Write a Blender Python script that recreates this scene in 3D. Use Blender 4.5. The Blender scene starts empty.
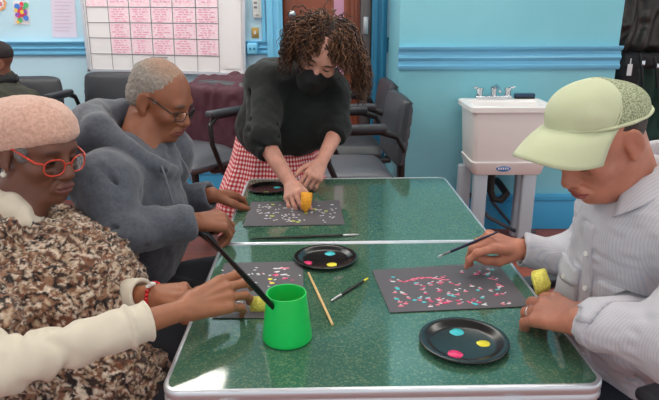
import bpy, bmesh, math, random
import numpy as np
from mathutils import Vector, Matrix
random.seed(7); rng = np.random.default_rng(7)
SC = bpy.context.scene; COL = SC.collection
PI = math.pi
# ------------------------------------------------------------------ camera
F, PITCH, ROLL, CAMZ = 600.0, math.radians(17.3), 0.004, 1.37
_fw = np.array([0, math.cos(PITCH), -math.sin(PITCH)]); _r0 = np.array([1.0, 0, 0]); _u0 = np.cross(_r0, _fw)
_rt = math.cos(ROLL)*_r0 - math.sin(ROLL)*_u0; _up = math.sin(ROLL)*_r0 + math.cos(ROLL)*_u0
CAM = np.array([0, 0, CAMZ])
def _ray(x, y): return _fw + _rt*(x-329.5)/F - _up*(y-200)/F
def D(x, y, dep): return CAM + _ray(x, y)*dep           # point seen at a pixel, at a distance
def Z(x, y, z): d = _ray(x, y); return CAM + d*(z-CAMZ)/d[2]
def Y(x, y, Yw): d = _ray(x, y); return CAM + d*Yw/d[1]
def px(p):
    q = np.array(p)-CAM; d = q@_fw
    return 329.5+F*(q@_rt)/d, 200-F*(q@_up)/d, d
cam = bpy.data.objects.new('camera', bpy.data.cameras.new('camera')); COL.objects.link(cam)
cam.data.sensor_width = 36; cam.data.lens = F/659*36; cam.data.clip_start = .02
cam.matrix_world = Matrix(((_rt[0], _up[0], -_fw[0], 0), (_rt[1], _up[1], -_fw[1], 0), (_rt[2], _up[2], -_fw[2], CAMZ), (0, 0, 0, 1)))
SC.camera = cam
SC.view_settings.view_transform = 'Standard'; SC.view_settings.look = 'None'
SC.view_settings.exposure = 0.62; SC.view_settings.gamma = 1
# ------------------------------------------------------------------ materials
def lin(c):
    if isinstance(c, str): c = tuple(int(c[i:i+2], 16) for i in (0, 2, 4))
    return tuple((v/255/12.92 if v/255 <= .04045 else ((v/255+.055)/1.055)**2.4) for v in c[:3])
def mat(name, col, rough=.5, metal=0, col2=None, scale=20, lo=.35, hi=.65, detail=3, bump=0, bscale=None, spec=.5, emit=None, attr=False, tex='NOISE', sheen=0, coat=0, stretch=None, trans=0):
    m = bpy.data.materials.new(name); m.use_nodes = True; nt = m.node_tree; N = nt.nodes; L = nt.links
    b = N['Principled BSDF']; c = lin(col)
    b.inputs['Base Color'].default_value = (*c, 1); b.inputs['Roughness'].default_value = rough; b.inputs['Metallic'].default_value = metal
    b.inputs['Specular IOR Level'].default_value = spec; b.inputs['Sheen Weight'].default_value = sheen; b.inputs['Coat Weight'].default_value = coat
    b.inputs['Transmission Weight'].default_value = trans
    tc = N.new('ShaderNodeTexCoord'); src = tc.outputs['Object']
    if stretch:
        mp = N.new('ShaderNodeMapping'); mp.inputs['Scale'].default_value = stretch; L.new(src, mp.inputs[0]); src = mp.outputs[0]
    def noise(sc):
        if tex == 'VORONOI': n = N.new('ShaderNodeTexVoronoi'); n.inputs['Scale'].default_value = sc; L.new(src, n.inputs['Vector']); return n.outputs['Distance']
        n = N.new('ShaderNodeTexNoise'); n.inputs['Scale'].default_value = sc; n.inputs['Detail'].default_value = detail; L.new(src, n.inputs['Vector']); return n.outputs['Fac']
    colout = None
    if attr:
        a = N.new('ShaderNodeAttribute'); a.attribute_name = 'Col'; colout = a.outputs['Color']
    if col2 is not None or attr:
        r = N.new('ShaderNodeValToRGB'); r.color_ramp.elements[0].position = lo; r.color_ramp.elements[1].position = hi
        if attr:
            r.color_ramp.elements[0].color = (.82, .82, .82, 1); r.color_ramp.elements[1].color = (1.1, 1.1, 1.1, 1)
        else:
            r.color_ramp.elements[0].color = (*c, 1); r.color_ramp.elements[1].color = (*lin(col2), 1)
        L.new(noise(scale), r.inputs[0])
        if attr:
            mx = N.new('ShaderNodeMix'); mx.data_type = 'RGBA'; mx.blend_type = 'MULTIPLY'; mx.inputs[0].default_value = 1
            L.new(colout, mx.inputs[6]); L.new(r.outputs[0], mx.inputs[7]); L.new(mx.outputs[2], b.inputs['Base Color'])
        else: L.new(r.outputs[0], b.inputs['Base Color'])
    if bump:
        bp = N.new('ShaderNodeBump'); bp.inputs['Strength'].default_value = min(1, bump); bp.inputs['Distance'].default_value = .002 if bump <= 1 else .002*bump
        L.new(noise(bscale or scale*3), bp.inputs['Height']); L.new(bp.outputs[0], b.inputs['Normal'])
    if emit:
        b.inputs['Emission Color'].default_value = (*c, 1); b.inputs['Emission Strength'].default_value = emit
    m.diffuse_color = (*c, 1)
    return m
M = {}
# ------------------------------------------------------------------ objects
def tag(o, label=None, cat=None, group=None, kind=None):
    for k, v in (('label', label), ('category', cat), ('group', group), ('kind', kind)):
        if v: o[k] = v
    return o
def link(o, parent=None):
    COL.objects.link(o)
    if parent is not None: o.parent = parent
    return o
def empty(name, loc=(0, 0, 0), rz=0, **kw):
    o = bpy.data.objects.new(name, None); o.empty_display_size = .05; COL.objects.link(o)
    o.location = tuple(loc); o.rotation_euler = (0, 0, rz); return tag(o, **kw)
def mesh_obj(name, verts, faces, m, parent=None, smooth=False, **kw):
    me = bpy.data.meshes.new(name); me.from_pydata([tuple(map(float, v)) for v in verts], [], faces); me.update()
    if smooth: me.shade_smooth()
    o = bpy.data.objects.new(name, me)
    if m is not None: me.materials.append(m)
    link(o, parent); return tag(o, **kw)
class MB:
    """collects shapes into one mesh"""
    def __init__(s): s.v = []; s.f = []; s.mi = []; s.cur = 0; s.sm = []
    def add(s, v, f, sm=False):
        n = len(s.v); s.v += [tuple(map(float, p)) for p in v]; s.f += [tuple(i+n for i in q) for q in f]; s.mi += [s.cur]*len(f); s.sm += [sm]*len(f); return s
    def box(s, a, b, bev=0, M4=None):
        bm = bmesh.new(); bmesh.ops.create_cube(bm, size=1)
        for v in bm.verts: v.co = Vector([(a[i]+b[i])/2+v.co[i]*(b[i]-a[i]) for i in range(3)])
        if bev: bmesh.ops.bevel(bm, geom=bm.edges[:], offset=bev, segments=3, affect='EDGES', profile=.5)
        if M4 is not None: bm.transform(M4)
        bm.verts.index_update(); s.add([v.co for v in bm.verts], [[v.index for v in f.verts] for f in bm.faces], bev > 0); bm.free(); return s
    def tube(s, pts, r, seg=10, cap=True, closed=False):
        pts = [Vector(map(float, p)) for p in pts]; n = len(pts); rr = r if isinstance(r, (list, tuple)) else [r]*n
        V = []; prev = None
        for i, p in enumerate(pts):
            if closed: t = pts[(i+1) % n]-pts[i-1]
            else: t = (pts[min(i+1, n-1)]-pts[max(i-1, 0)])
            t.normalize()
            if prev is None:
                a = Vector((0, 0, 1)) if abs(t.z) < .9 else Vector((1, 0, 0)); u = t.cross(a).normalized()
            else: u = (prev-t*prev.dot(t)).normalized()
            prev = u; w = t.cross(u)
            V += [p+(u*math.cos(2*PI*k/seg)+w*math.sin(2*PI*k/seg))*rr[i] for k in range(seg)]
        fs = []
        for i in range(n if closed else n-1):
            j = (i+1) % n
            fs += [(i*seg+k, i*seg+(k+1) % seg, j*seg+(k+1) % seg, j*seg+k) for k in range(seg)]
        if cap and not closed: fs += [tuple(range(seg))[::-1], tuple((n-1)*seg+k for k in range(seg))]
        return s.add(V, fs, True)
    def lathe(s, prof, c=(0, 0, 0), seg=32, axis=None):
        V = []; fs = []; n = len(prof)
        for (r, z) in prof: V += [(r*math.cos(2*PI*k/seg), r*math.sin(2*PI*k/seg), z) for k in range(seg)]
        for i in range(n-1): fs += [(i*seg+k, i*seg+(k+1) % seg, (i+1)*seg+(k+1) % seg, (i+1)*seg+k) for k in range(seg)]
        if prof[0][0] > 1e-6: fs.append(tuple(range(seg))[::-1])
        if prof[-1][0] > 1e-6: fs.append(tuple((n-1)*seg+k for k in range(seg)))
        Q = Matrix.Identity(3)
        if axis is not None: Q = Vector(axis).normalized().to_track_quat('Z', 'Y').to_matrix()
        return s.add([Q@Vector(v)+Vector(map(float, c)) for v in V], fs, True)
    def ball(s, c, r, seg=12, ring=8, Q=None):
        r = r if isinstance(r, (list, tuple)) else (r, r, r)
        V = []; fs = []
        for i in range(ring+1):
            th = PI*i/ring
            for k in range(seg):
                p = Vector((r[0]*math.sin(th)*math.cos(2*PI*k/seg), r[1]*math.sin(th)*math.sin(2*PI*k/seg), r[2]*math.cos(th)))
                if Q is not None: p = Q@p
                V.append(p+Vector(map(float, c)))
        for i in range(ring): fs += [(i*seg+k, (i+1)*seg+k, (i+1)*seg+(k+1) % seg, i*seg+(k+1) % seg) for k in range(seg)]
        return s.add(V, fs, True)
    def prism(s, poly, z0, z1, sm=False):
        n = len(poly); V = [(x, y, z0) for x, y in poly]+[(x, y, z1) for x, y in poly]
        return s.add(V, [tuple(range(n))[::-1], tuple(range(n, 2*n))]+[(i, (i+1) % n, n+(i+1) % n, n+i) for i in range(n)], sm)
    def build(s, name, m, parent=None, auto=True, **kw):
        me = bpy.data.meshes.new(name); me.from_pydata(s.v, [], s.f); me.update()
        for q in (m if isinstance(m, list) else [m]): me.materials.append(q)
        for p, i, sm in zip(me.polygons, s.mi, s.sm): p.material_index = i; p.use_smooth = sm
        bm = bmesh.new(); bm.from_mesh(me); bmesh.ops.remove_doubles(bm, verts=bm.verts[:], dist=1e-6); bm.to_mesh(me); bm.free()
        try: me.set_sharp_from_angle(angle=math.radians(50))
        except Exception: pass
        o = bpy.data.objects.new(name, me); link(o, parent); return tag(o, **kw)
def copy_tree(o, parent=None, depth=0):
    c = o.copy(); COL.objects.link(c); c.parent = parent
    if depth and 'label' in c: pass
    for ch in list(o.children): copy_tree(ch, c, depth+1)
    return c
def rot4(axis, ang, c=(0, 0, 0)):
    c = Vector(c); return Matrix.Translation(c)@Matrix.Rotation(ang, 4, axis)@Matrix.Translation(-c)
# ------------------------------------------------------------------ room
M['wall'] = mat('blue wall paint', (188, 224, 240), .45, col2=(194, 228, 243), scale=2.5, bump=.15, bscale=60)
M['pier'] = mat('teal blue wall paint', (128, 202, 218), .4, col2=(136, 207, 222), scale=2, bump=.15, bscale=60)
M['trim'] = mat('glossy blue trim paint', (118, 194, 230), .3)
M['base'] = mat('blue baseboard paint', (66, 165, 215), .3)
M['casing'] = mat('deep blue casing paint', (40, 118, 154), .35)
M['ceil'] = mat('ceiling paint', (215, 220, 222), .8)
M['wood'] = mat('brown door wood', (150, 78, 52), .35, col2=(122, 58, 38), scale=6, stretch=(1, 1, .12), detail=5)
M['floor'] = mat('red brown floor', (165, 84, 62), .35, col2=(140, 66, 48), scale=8, stretch=(.2, 3, 1), detail=4, bump=.2)
YP, YB = 3.75, 4.45                      # sink wall (pier) and the back wall behind the chairs
XL = float(Y(399, 60, YP)[0]); XR = float(Y(620, 40, YP)[0])
def struct(o): o['kind'] = 'structure'; return o
struct(MB().box((-5, -2.5, -.05), (4.5, 6.2, 0)).build('floor', M['floor']))
struct(MB().box((-5, -2.5, 2.9), (4.5, 6.2, 2.95)).build('ceiling', M['ceil']))
dx0, dx1 = float(Y(284, 60, YB)[0]), float(Y(371, 60, YB)[0])       # door opening
w = MB(); w.box((-5, YB, 0), (dx0, YB+.15, 2.9)); w.box((dx1, YB, 0), (4.5, YB+.15, 2.9)); w.box((dx0, YB, 2.25), (dx1, YB+.15, 2.9))
struct(w.build('wall_back', M['wall']))
struct(MB().box((XL, YP, 0), (XR, YB, 2.9), .006).build('wall_right', M['pier']))
def rail(x0, x1, y, zt, zb, name, m, side=None):
    h = zt-zb; t = MB()
    prof = [(0, 0), (.012, 0), (.022, .1), (.022, .2), (.012, .22), (.012, .38), (.02, .42), (.026, .52), (.02, .6), (.012, .64), (.012, .78), (.03, .84), (.038, .93), (.038, 1), (0, 1)]
    V = []; n = len(prof)
    for x in (x0, x1): V += [(x, y-a, zb+b*h) for a, b in prof]
    t.add(V, [(i, i+1, n+i+1, n+i) for i in range(n-1)]+[tuple(range(n))[::-1], tuple(range(n, 2*n))])
    return struct(t.build(name, m))
zrt, zrb = float(Y(510, 46, YP)[2]), float(Y(510, 69.5, YP)[2])
rail(XL-.006, XR+.012, YP, zrt, zrb, 'trim_1', M['trim'])
zlt, zlb = float(Y(130, 41, YB)[2]), float(Y(130, 55.5, YB)[2])
cx0, cx1 = float(Y(268, 60, YB)[0]), float(Y(386, 60, YB)[0])
rail(-5, cx0, YB, zlt, zlb, 'trim_3', M['trim'])
zt2, zb2 = float(Y(392, 35, YB)[2]), float(Y(392, 50, YB)[2])
rail(cx1, XL, YB, zlt+.02, zlb+.02, 'trim_4', M['casing'])
rail(XR, 4.5, YB, zlt, zlb, 'trim_5', M['trim'])
# picture-frame moulding over the rail beside the door
mo = MB(); ax, bx_ = float(Y(262, 30, YB)[0]), float(Y(266, 30, YB)[0])
mo.box((ax, YB-.02, zlt+.0), (bx_, YB, 2.7), .004); struct(mo.build('trim_6', M['trim']))
# baseboards
def baseboard(name, x0, x1, y, h=.24):
    b = MB(); b.box((x0, y-.02, 0), (x1, y, h*.82), .004); b.box((x0, y-.028, h*.82), (x1, y, h), .006); return struct(b.build(name, M['base']))
baseboard('baseboard_right', XL-.02, XR+.02, YP); baseboard('baseboard_left', -5, cx0, YB); baseboard('baseboard_back', XR, 4.5, YB)
# shallow lower panel outline on the sink wall, floor edge strip
# door: casing, leaves, glimpse of the pink corridor
c = MB()
for xa, xb in ((cx0, dx0), (dx1, cx1)):
    c.cur = 0 if xa == cx0 else 1
    c.box((xa, YB-.03, 0), (xb, YB+.12, 2.32), .006); wd = xb-xa
    c.box((xa+wd*.2, YB-.042, 0), (xa+wd*.42, YB-.02, 2.3), .005); c.box((xa+wd*.62, YB-.042, 0), (xa+wd*.84, YB-.02, 2.3), .005)
c.box((cx0-.02, YB-.05, 2.24), (cx1+.02, YB+.12, 2.4), .006)
struct(c.build('trim_7', [M['trim'], M['casing']]))
def leaf(name, xa, xb, panels):
    d = empty(name, (0, 0, 0)); d['kind'] = 'structure'; b = MB()
    b.box((xa, YB+.05, .01), (xb, YB+.095, 2.24), .003)
    b.build('door_leaf', M['wood'], d); p = MB(); wd = xb-xa
    for (za, zb_) in panels:
        mx = wd*.14
        for a0, a1, c0, c1 in ((xa+mx, xb-mx, za, za+.025), (xa+mx, xb-mx, zb_-.025, zb_), (xa+mx, xa+mx+.025, za, zb_), (xb-mx-.025, xb-mx, za, zb_)):
            p.box((a0, YB+.036, c0), (a1, YB+.052, c1), .004)
        p.box((xa+mx+.05, YB+.042, za+.05), (xb-mx-.05, YB+.052, zb_-.05), .004)
    p.build('door_panel', M['wood'], d); return d
m1, m2, m3 = (float(Y(v, 60, YB)[0]) for v in (334, 344, 360))
d1 = leaf('door_1', dx0, m1, [(.15, .7), (.85, 1.35), (1.5, 2.12)])
d2 = leaf('door_2', m2, m3, [(.15, .9), (1.05, 2.12)])
M['metal'] = mat('brushed steel', (190, 192, 195), .3, 1)
M['darkmetal'] = mat('dull grey metal', (105, 100, 100), .45, .7)
M['pinkwall'] = mat('pink corridor wall', (238, 175, 195), .6)
struct(MB().box((dx0, YB+.8, 0), (dx1+.3, YB+.85, 2.9)).build('wall_corridor', M['pinkwall']))
fr = MB(); fr.box((m3+.002, YB+.03, .01), (dx1-.002, YB+.11, 2.24), .003); e = fr.build('door_frame', M['darkmetal'], d2)
hb = MB(); hz = float(Y(364, 63, YB)[2]); hx = (m3+dx1)/2
hb.box((hx-.02, YB+.012, hz-.02), (hx+.02, YB+.03, hz+.01), .004); hb.box((m3-.01, YB-.02, hz-.012), (hx+.03, YB, hz+.004), .003); hb.tube([(hx, YB+.03, hz), (hx, YB-.01, hz)], .006); hb.box((hx-.018, YB+.01, hz+.2), (hx+.018, YB+.03, hz+.32), .003)
hb.build('door_handle', M['metal'], d2)
hb = MB(); q = Y(292, 14, YB); hb.lathe([(.012, 0), (.012, .02), (.024, .03), (.026, .05), (.014, .06), (0, .062)], (q[0], YB+.05, q[2]), 16, (0, -1, 0)); hb.build('door_knob', M['metal'], d1)
# ------------------------------------------------------------------ ceiling lights, real and added
M['lamp'] = mat('lit diffuser', (255, 250, 240), .5, emit=9); M['white'] = mat('white enamel', (225, 225, 222), .4)
LIGHTS = [(-1.42, 4.02), (1.9, 2.6), (-2.9, 3.1), (.2, 3.35), (-1.5, 3.2), (-.1, 4.93), (-1.4, 2.0), (.6, 1.1), (-1.3, -.5), (1.0, -1.2)]  # table reflects the first; others at back wall and corridor added for brightness
for i, (lx, ly) in enumerate(LIGHTS):
    f = empty('ceiling_light', (lx, ly, 2.9), label='white ceiling light fitting with a lit diffuser, out of view', cat='ceiling light', group='ceiling light fittings')
    b = MB(); b.box((-.62, -.17, -.05), (.62, -.15, 0)); b.box((-.62, .15, -.05), (.62, .17, 0)); b.box((-.62, -.15, -.05), (-.6, .15, 0)); b.box((.6, -.15, -.05), (.62, .15, 0)); b.build('frame', M['white'], f)
    MB().box((-.6, -.15, -.04), (.6, .15, -.03)).build('diffuser', M['lamp'], f)
wd = bpy.data.worlds.new('world'); SC.world = wd; wd.use_nodes = True
wd.node_tree.nodes['Background'].inputs[0].default_value = (.93, .97, 1, 1); wd.node_tree.nodes['Background'].inputs[1].default_value = .62
# ------------------------------------------------------------------ things on the wall
M['paper'] = mat('white paper', (232, 230, 232), .6); M['pinkcell'] = mat('pink marker', (247, 226, 234), .6, col2=(246, 206, 220), scale=45, detail=4, stretch=(1, 1, 3), lo=.45, hi=.6)
M['ink'] = mat('grey ink', (120, 120, 130), .6); M['pinkink'] = mat('dark pink writing', (236, 168, 194), .6)
yb = YB-.048
def WP(x, y, off=0): p = Y(x, y, yb-off); return Vector((p[0], yb-off, p[2]))
def wquad(mb, c4, off, th=.002):
    f = [WP(*c, off) for c in c4]; bk = [p+Vector((0, th, 0)) for p in f]
    mb.add(f+bk, [(0, 1, 2, 3), (7, 6, 5, 4), (0, 4, 5, 1), (1, 5, 6, 2), (2, 6, 7, 3), (3, 7, 4, 0)])
cal = empty('wall_calendar', WP(165, 75), label='large white calendar board with pink filled cells on the blue wall', cat='calendar board')
_p0 = Vector(cal.location)
def bil(u, v, C4=((80.5, -14), (243.5, -14), (244.5, 75.5), (89.5, 71.5))):
    a, b, c_, d_ = [np.array(q, float) for q in C4]; return tuple((a*(1-u)+b*u)*(1-v)+(d_*(1-u)+c_*u)*v)
def calq(mb, u0, v0, u1, v1, off, th=.001):
    n = len(mb.v); wquad(mb, [bil(u0, v0), bil(u1, v0), bil(u1, v1), bil(u0, v1)], off, th)
    for i in range(n, len(mb.v)): mb.v[i] = tuple(Vector(mb.v[i])-_p0)
b = MB(); calq(b, 0, 0, 1, 1, 0, .01); b.build('board', M['paper'], cal)
b = MB()
for q in ((-.012, 0, .004, 1), (.992, 0, 1.008, 1), (-.012, .975, 1.008, 1.0), (-.012, -.01, 1.008, .01)): calq(b, *q, .012, .02)
b.build('frame', mat('board frame', (200, 205, 215), .35, .3), cal)
us = [0.02, .155, .285, .42, .555, .70, .84]; vs = [.02, .245, .425, .605, .79, .975]
b = MB()
for i in range(1, 6):
    for j in range(0, 4): calq(b, us[i]+.004, vs[j]+.006, us[i+1]-.004, vs[j+1]-.006, .0025)
calq(b, us[0]+.004, vs[0], us[1]-.004, vs[1]-.006, .0025); b.build('cell_fill', M['pinkcell'], cal)
b = MB()
for u in us: calq(b, u-.0014, .02, u+.0014, .975, .0045)
for v in vs: calq(b, .02, v-.004, .84, v+.003, .0045)
calq(b, .858, .2, .975, .203, .0045); calq(b, .40, .815, .51, .825, .0045); b.build('grid_line', M['ink'], cal)
b = MB()
for i in range(1, 6):
    for j in range(0, 4):
        for k in range(6):
            v = vs[j]+.02+k*.027; u = us[i]+.012+random.random()*.03; e = us[i+1]-.012-random.random()*.05
            while u < e: l_ = .008+random.random()*.03; calq(b, u, v, min(u+l_, e), v+.011, .0045); u += l_+.009
b.build('handwriting', M['pinkink'], cal)
b = MB(); calq(b, .862, .12, .982, .93, .006); b.build('notes_sheet', M['paper'], cal)
yb = YB-.004; p0 = WP(62, 38); s = MB()
wquad(s, [(50, -12), (74, -12), (77, 37.5), (52.5, 37.5)], 0); o = s.build('paper_sheet', [mat('pale pink paper', (222, 214, 232), .7)]); tag(o, 'pale pinkish paper sheet taped to the wall left of the calendar board', 'paper')
s = MB(); 
for k in range(12): wquad(s, [(54.5, -9+k*3.6), (72+random.random()*2-(k % 3)*2, -9+k*3.6), (72.3-(k % 3)*2, -8.4+k*3.6), (54.6, -8.4+k*3.6)], .003, .001)
s.build('printed_line', mat('faint pink print', (205, 180, 200), .7), o)
# child's drawing
dr = empty('drawing', WP(22, 25), label='small child drawing of bright flowers on the blue wall', cat='drawing'); _d0 = Vector(dr.location)
def dq(mb, c4, off, th=.001):
    n = len(mb.v); wquad(mb, c4, off, th)
    for i in range(n, len(mb.v)): mb.v[i] = tuple(Vector(mb.v[i])-_d0)
b = MB(); dq(b, [(13, 1), (28.5, 1.5), (30, 24.5), (14, 24.5)], 0, .003); b.build('sheet', M['paper'], dr)
fl = [mat('crayon '+n, c_, .7) for n, c_ in (('red', (230, 60, 90)), ('blue', (70, 130, 220)), ('green', (80, 190, 120)), ('yellow', (245, 210, 80)), ('purple', (150, 90, 190)))]
b = MB()
def blob(mb, cx, cy, r, n=9, off=.004):
    c_ = WP(cx, cy, off)-_d0; R = r*YB/F; vs_ = [c_]+[c_+Vector((math.cos(2*PI*k/n)*R*(1+.25*(k % 2)), -.0005, math.sin(2*PI*k/n)*R*(1+.25*(k % 2)))) for k in range(n*2)]
    mb.add(vs_, [(0, 1+(k+1) % (2*n), 1+k) for k in range(2*n)])
for i, (cx, cy, r, ci) in enumerate([(22, 12, 4.2, 0), (17, 6.5, 2.4, 1), (26, 5, 2.2, 2), (17.5, 15, 2, 4), (26, 18, 2.2, 1), (20, 20, 2, 2), (22, 12, 1.7, 3), (16, 10, 1.4, 3), (25.5, 12, 1.6, 4), (21.5, 4, 1.7, 0), (24, 8.2, 1.3, 2), (19, 16.8, 1.1, 0), (18, 22, 1.2, 3)]):
    b.cur = ci; blob(b, cx, cy, r, off=.004+.0006*i)
b.build('flower_shapes', fl, dr)
b = MB(); p = WP(30, 8); b.cur = 0
o2 = empty('paper_flower', WP(0, 4), label='round orange and white paper flower at the left edge of the wall', cat='decoration'); _d0 = Vector(o2.location)
for cx, cy, r, ci, of in ((-1, 3, 6, 0, .002), (-1, 3, 4, 1, .004), (0, 4, 1.8, 2, .006)): b.cur = ci; blob(b, cx, cy, r, off=of)
b.build('petals', [mat('orange paper', (235, 170, 120), .7), M['paper'], mat('rose paper', (220, 120, 130), .7)], o2)
# phone handset, brass plate, socket
o = empty('wall_phone', WP(257, 20), label='white wall handset mounted beside the door', cat='phone'); q = Vector(o.location)
b = MB(); a0, a1 = WP(252.5, -8)-q, WP(262, 18)-q; b.box((a0.x, -.03, a1.z), (a1.x, .003, a0.z), .008); b.build('housing', M['white'], o)
b = MB(); b.box((a0.x+.015, -.045, a1.z+.02), (a1.x-.015, -.028, a0.z), .008); e = WP(256, 4)-q; b.build('handset', M['white'], o)
b = MB(); 
for k in range(3): b.box((e.x-.01, -.052, e.z+.03*k-.03), (e.x+.012, -.0445, e.z+.03*k-.015))
b.build('button', M['ink'], o)
o = empty('light_switch', WP(255, 38), label='small brass switch plate under the white handset', cat='light switch'); q = Vector(o.location); a0, a1 = WP(251.5, 27.5)-q, WP(259, 38)-q
MB().box((a0.x, -.006, a1.z), (a1.x, .003, a0.z), .003).build('plate', mat('brass', (190, 160, 95), .35, .8), o)
mx = (a0.x+a1.x)/2; mz = (a0.z+a1.z)/2; MB().box((mx-.006, -.02, mz-.01), (mx+.006, -.004, mz+.012), .002).build('toggle', M['paper'], o)
yb = YB-.048; o = empty('wall_socket', WP(253, 54), label='blue painted double wall socket right of the calendar board', cat='socket'); q = Vector(o.location); a0, a1 = WP(247.5, 43)-q, WP(258, 54)-q
MB().box((a0.x, -.035, a1.z), (a1.x, .047, a0.z), .01).build('plate', M['trim'], o); b = MB()
for k in (0, 1):
    xx = a0.x+(a1.x-a0.x)*(.3+.4*k); zz = (a0.z+a1.z)/2; b.lathe([(.009, 0), (.009, .004), (0, .004)], (xx, -.035, zz), 10, (0, -1, 0))
b.build('outlet', M['casing'], o)
# ------------------------------------------------------------------ table
TZ = .75; TA = math.radians(1.15); TO = Vector((-.293, .882, 0)); TW, TL = .778, .695
M['green'] = mat('green mottled laminate', (56, 100, 84), .07, col2=(104, 126, 98), scale=250, lo=.5, hi=.66, detail=2, spec=.9)
M['alu'] = mat('aluminium edging', (212, 218, 226), .32, .7)
M['black'] = mat('black plastic', (22, 22, 24), .35); M['dark'] = mat('dark rubber', (28, 28, 30), .6)
table = empty('folding_table', TO, TA, label='green mottled folding table with silver metal edges, the big one everyone works at', cat='table')
def rr(x0, y0, x1, y1, r, cs):
    P = []
    for (cx, cy, a0, on) in ((x1-r, y1-r, 0, cs[2]), (x0+r, y1-r, 90, cs[3]), (x0+r, y0+r, 180, cs[0]), (x1-r, y0+r, 270, cs[1])):
        if on: P += [(cx+r*math.cos(math.radians(a0+t*15)), cy+r*math.sin(math.radians(a0+t*15))) for t in range(7)]
        else: P += [(cx+(r if cx > (x0+x1)/2 else -r), cy+(r if cy > (y0+y1)/2 else -r))]
    return P
for k, (y0, y1, cs) in enumerate(((0, TL-.001, (1, 1, 0, 0)), (TL+.001, 2*TL, (0, 0, 1, 1)))):
    poly = rr(0, y0, TW, y1, .035, cs); pin = rr(.009, y0+.009, TW-.009, y1-.009, .028, cs)
    b = MB(); b.prism(pin, TZ-.03, TZ); b.build('tabletop', M['green'], table)
    b = MB(); n = len(poly)
    prof = [(0, TZ-.03), (0, TZ-.022), (.18, TZ-.019), (.18, TZ-.016), (0, TZ-.013), (0, TZ-.002), (.3, TZ+.0012), (.9, TZ+.0012), (1, TZ-.0005)]
    V = []
    for (s, z) in prof: V += [(a[0]*(1-s)+c_[0]*s, a[1]*(1-s)+c_[1]*s, z) for a, c_ in zip(poly, pin)]
    b.add(V, [(i*n+j, i*n+(j+1) % n, (i+1)*n+(j+1) % n, (i+1)*n+j) for i in range(len(prof)-1) for j in range(n)])
    b.build('table_edge', M['alu'], table)
    b = MB(); poly2 = rr(.004, y0+.004, TW-.004, y1-.004, .031, cs); b.prism(poly2, TZ-.062, TZ-.034); b.build('table_frame', M['alu'], table)
for x in (.10, .60): b = MB(); b.box((x, -.008, TZ-.05), (x+.03, .006, TZ-.026), .002); b.build('latch', M['metal'], table)
b = MB(); b.box((.335, -.008, TZ-.060), (.50, .004, TZ-.040), .004); b.build('carry_handle', mat('green handle plastic', (20, 110, 85), .4), table)
b = MB(); b.box((.275, -.008, TZ-.058), (.325, .004, TZ-.040), .002); b.build('hinge_block', mat('maroon plastic', (95, 30, 40), .4), table)
for x, y in ((.06, .1), (TW-.06, .1), (.06, 2*TL-.1), (TW-.06, 2*TL-.1)):
    b = MB(); b.tube([(x, y, TZ-.06), (x, y, .02)], .012); b.build('leg', M['alu'], table)
    MB().lathe([(.016, 0), (.016, .03), (.012, .03)], (x, y, 0), 12).build('foot', M['black'], table.children[-1])
# ------------------------------------------------------------------ cup, plates, papers, brushes, sponges
def T(x, y, z=TZ): p = Z(x, y, z); return Vector((p[0], p[1], z))
M['cup'] = mat('green cup plastic', (20, 205, 95), .3, spec=.5); M['cup'].node_tree.nodes['Principled BSDF'].inputs['Subsurface Weight'].default_value = .15
cc = T(287.5, 338); cup = tag(MB().lathe([(0, .0), (.047, 0), (.0495, .003), (.0495, .007), (.0395, .094), (.0395, .099), (.037, .099), (.037, .094), (.046, .008), (0, .008)], (0, 0, 0), 48).build('paint_cup', M['cup']), 'bright green plastic cup holding a tall black brush', 'cup')
cup.location = (cc.x, cc.y, TZ+.001)
M['plate'] = mat('black glossy plate', (18, 18, 20), .22, spec=.5)
paintm = {n: mat(n+' paint', c_, .3) for n, c_ in (('cyan', (60, 205, 215)), ('yellow', (240, 232, 50)), ('pink', (225, 40, 110)), ('white', (232, 235, 238)), ('rose', (240, 120, 150)), ('lime', (190, 205, 70)), ('olive', (95, 120, 60)))}
def puddle(mb, x, y, z, rx, ry, ph, h=.0015):
    n = 20; P = [(x+rx*math.cos(2*PI*k/n)*(1+.06*math.sin(3*k*2*PI/n+ph)), y+ry*math.sin(2*PI*k/n)*(1+.08*math.cos(2*k*2*PI/n+ph))) for k in range(n)]
    V = [(a, b_, z) for a, b_ in P]+[(x+(a-x)*.85, y+(b_-y)*.85, z+h) for a, b_ in P]
    mb.add(V, [(i, (i+1) % n, n+(i+1) % n, n+i) for i in range(n)]+[tuple(range(n, 2*n))], True)
def plate(pxc, r, paints, label):
    c_ = T(*pxc); o = empty('paper_plate', (c_.x, c_.y, TZ+.001), label=label, cat='plate')
    q = r/.089
    MB().lathe([(0, .001), (.058*q, .001), (.066*q, .003), (.076*q, .008), (.086*q, .0100), (.089*q, .0095), (.0885*q, .0112), (.086*q, .0118), (.075*q, .0098), (.067*q, .0045), (.058*q, .0028), (0, .0028)], seg=64).build('dish', M['plate'], o)
    for (x, y, rr_, col) in paints:
        p = T(x, y, TZ+.004)-Vector((c_.x, c_.y, TZ)); puddle(mb := MB(), p.x, p.y, .0026, rr_, rr_*.95, x); mb.build('paint_puddle', paintm[col], o)
    return o
plate((463.5, 344), .087, [(457, 332, .0150, 'cyan'), (483.5, 343.5, .0135, 'yellow'), (455, 354, .0150, 'pink')], 'black plate of paint beside the capped person, nearest the camera')
plate((325.5, 260), .083, [(330, 253.5, .0145, 'cyan'), (303.5, 263, .0, 'pink'), (305.5, 263, .012, 'pink'), (332, 264.5, .0115, 'yellow')][0:1]+[(307, 263, .0145, 'pink'), (332, 264.5, .0135, 'yellow')], 'black plate with cyan, pink and yellow paint in the middle of the table')
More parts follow.
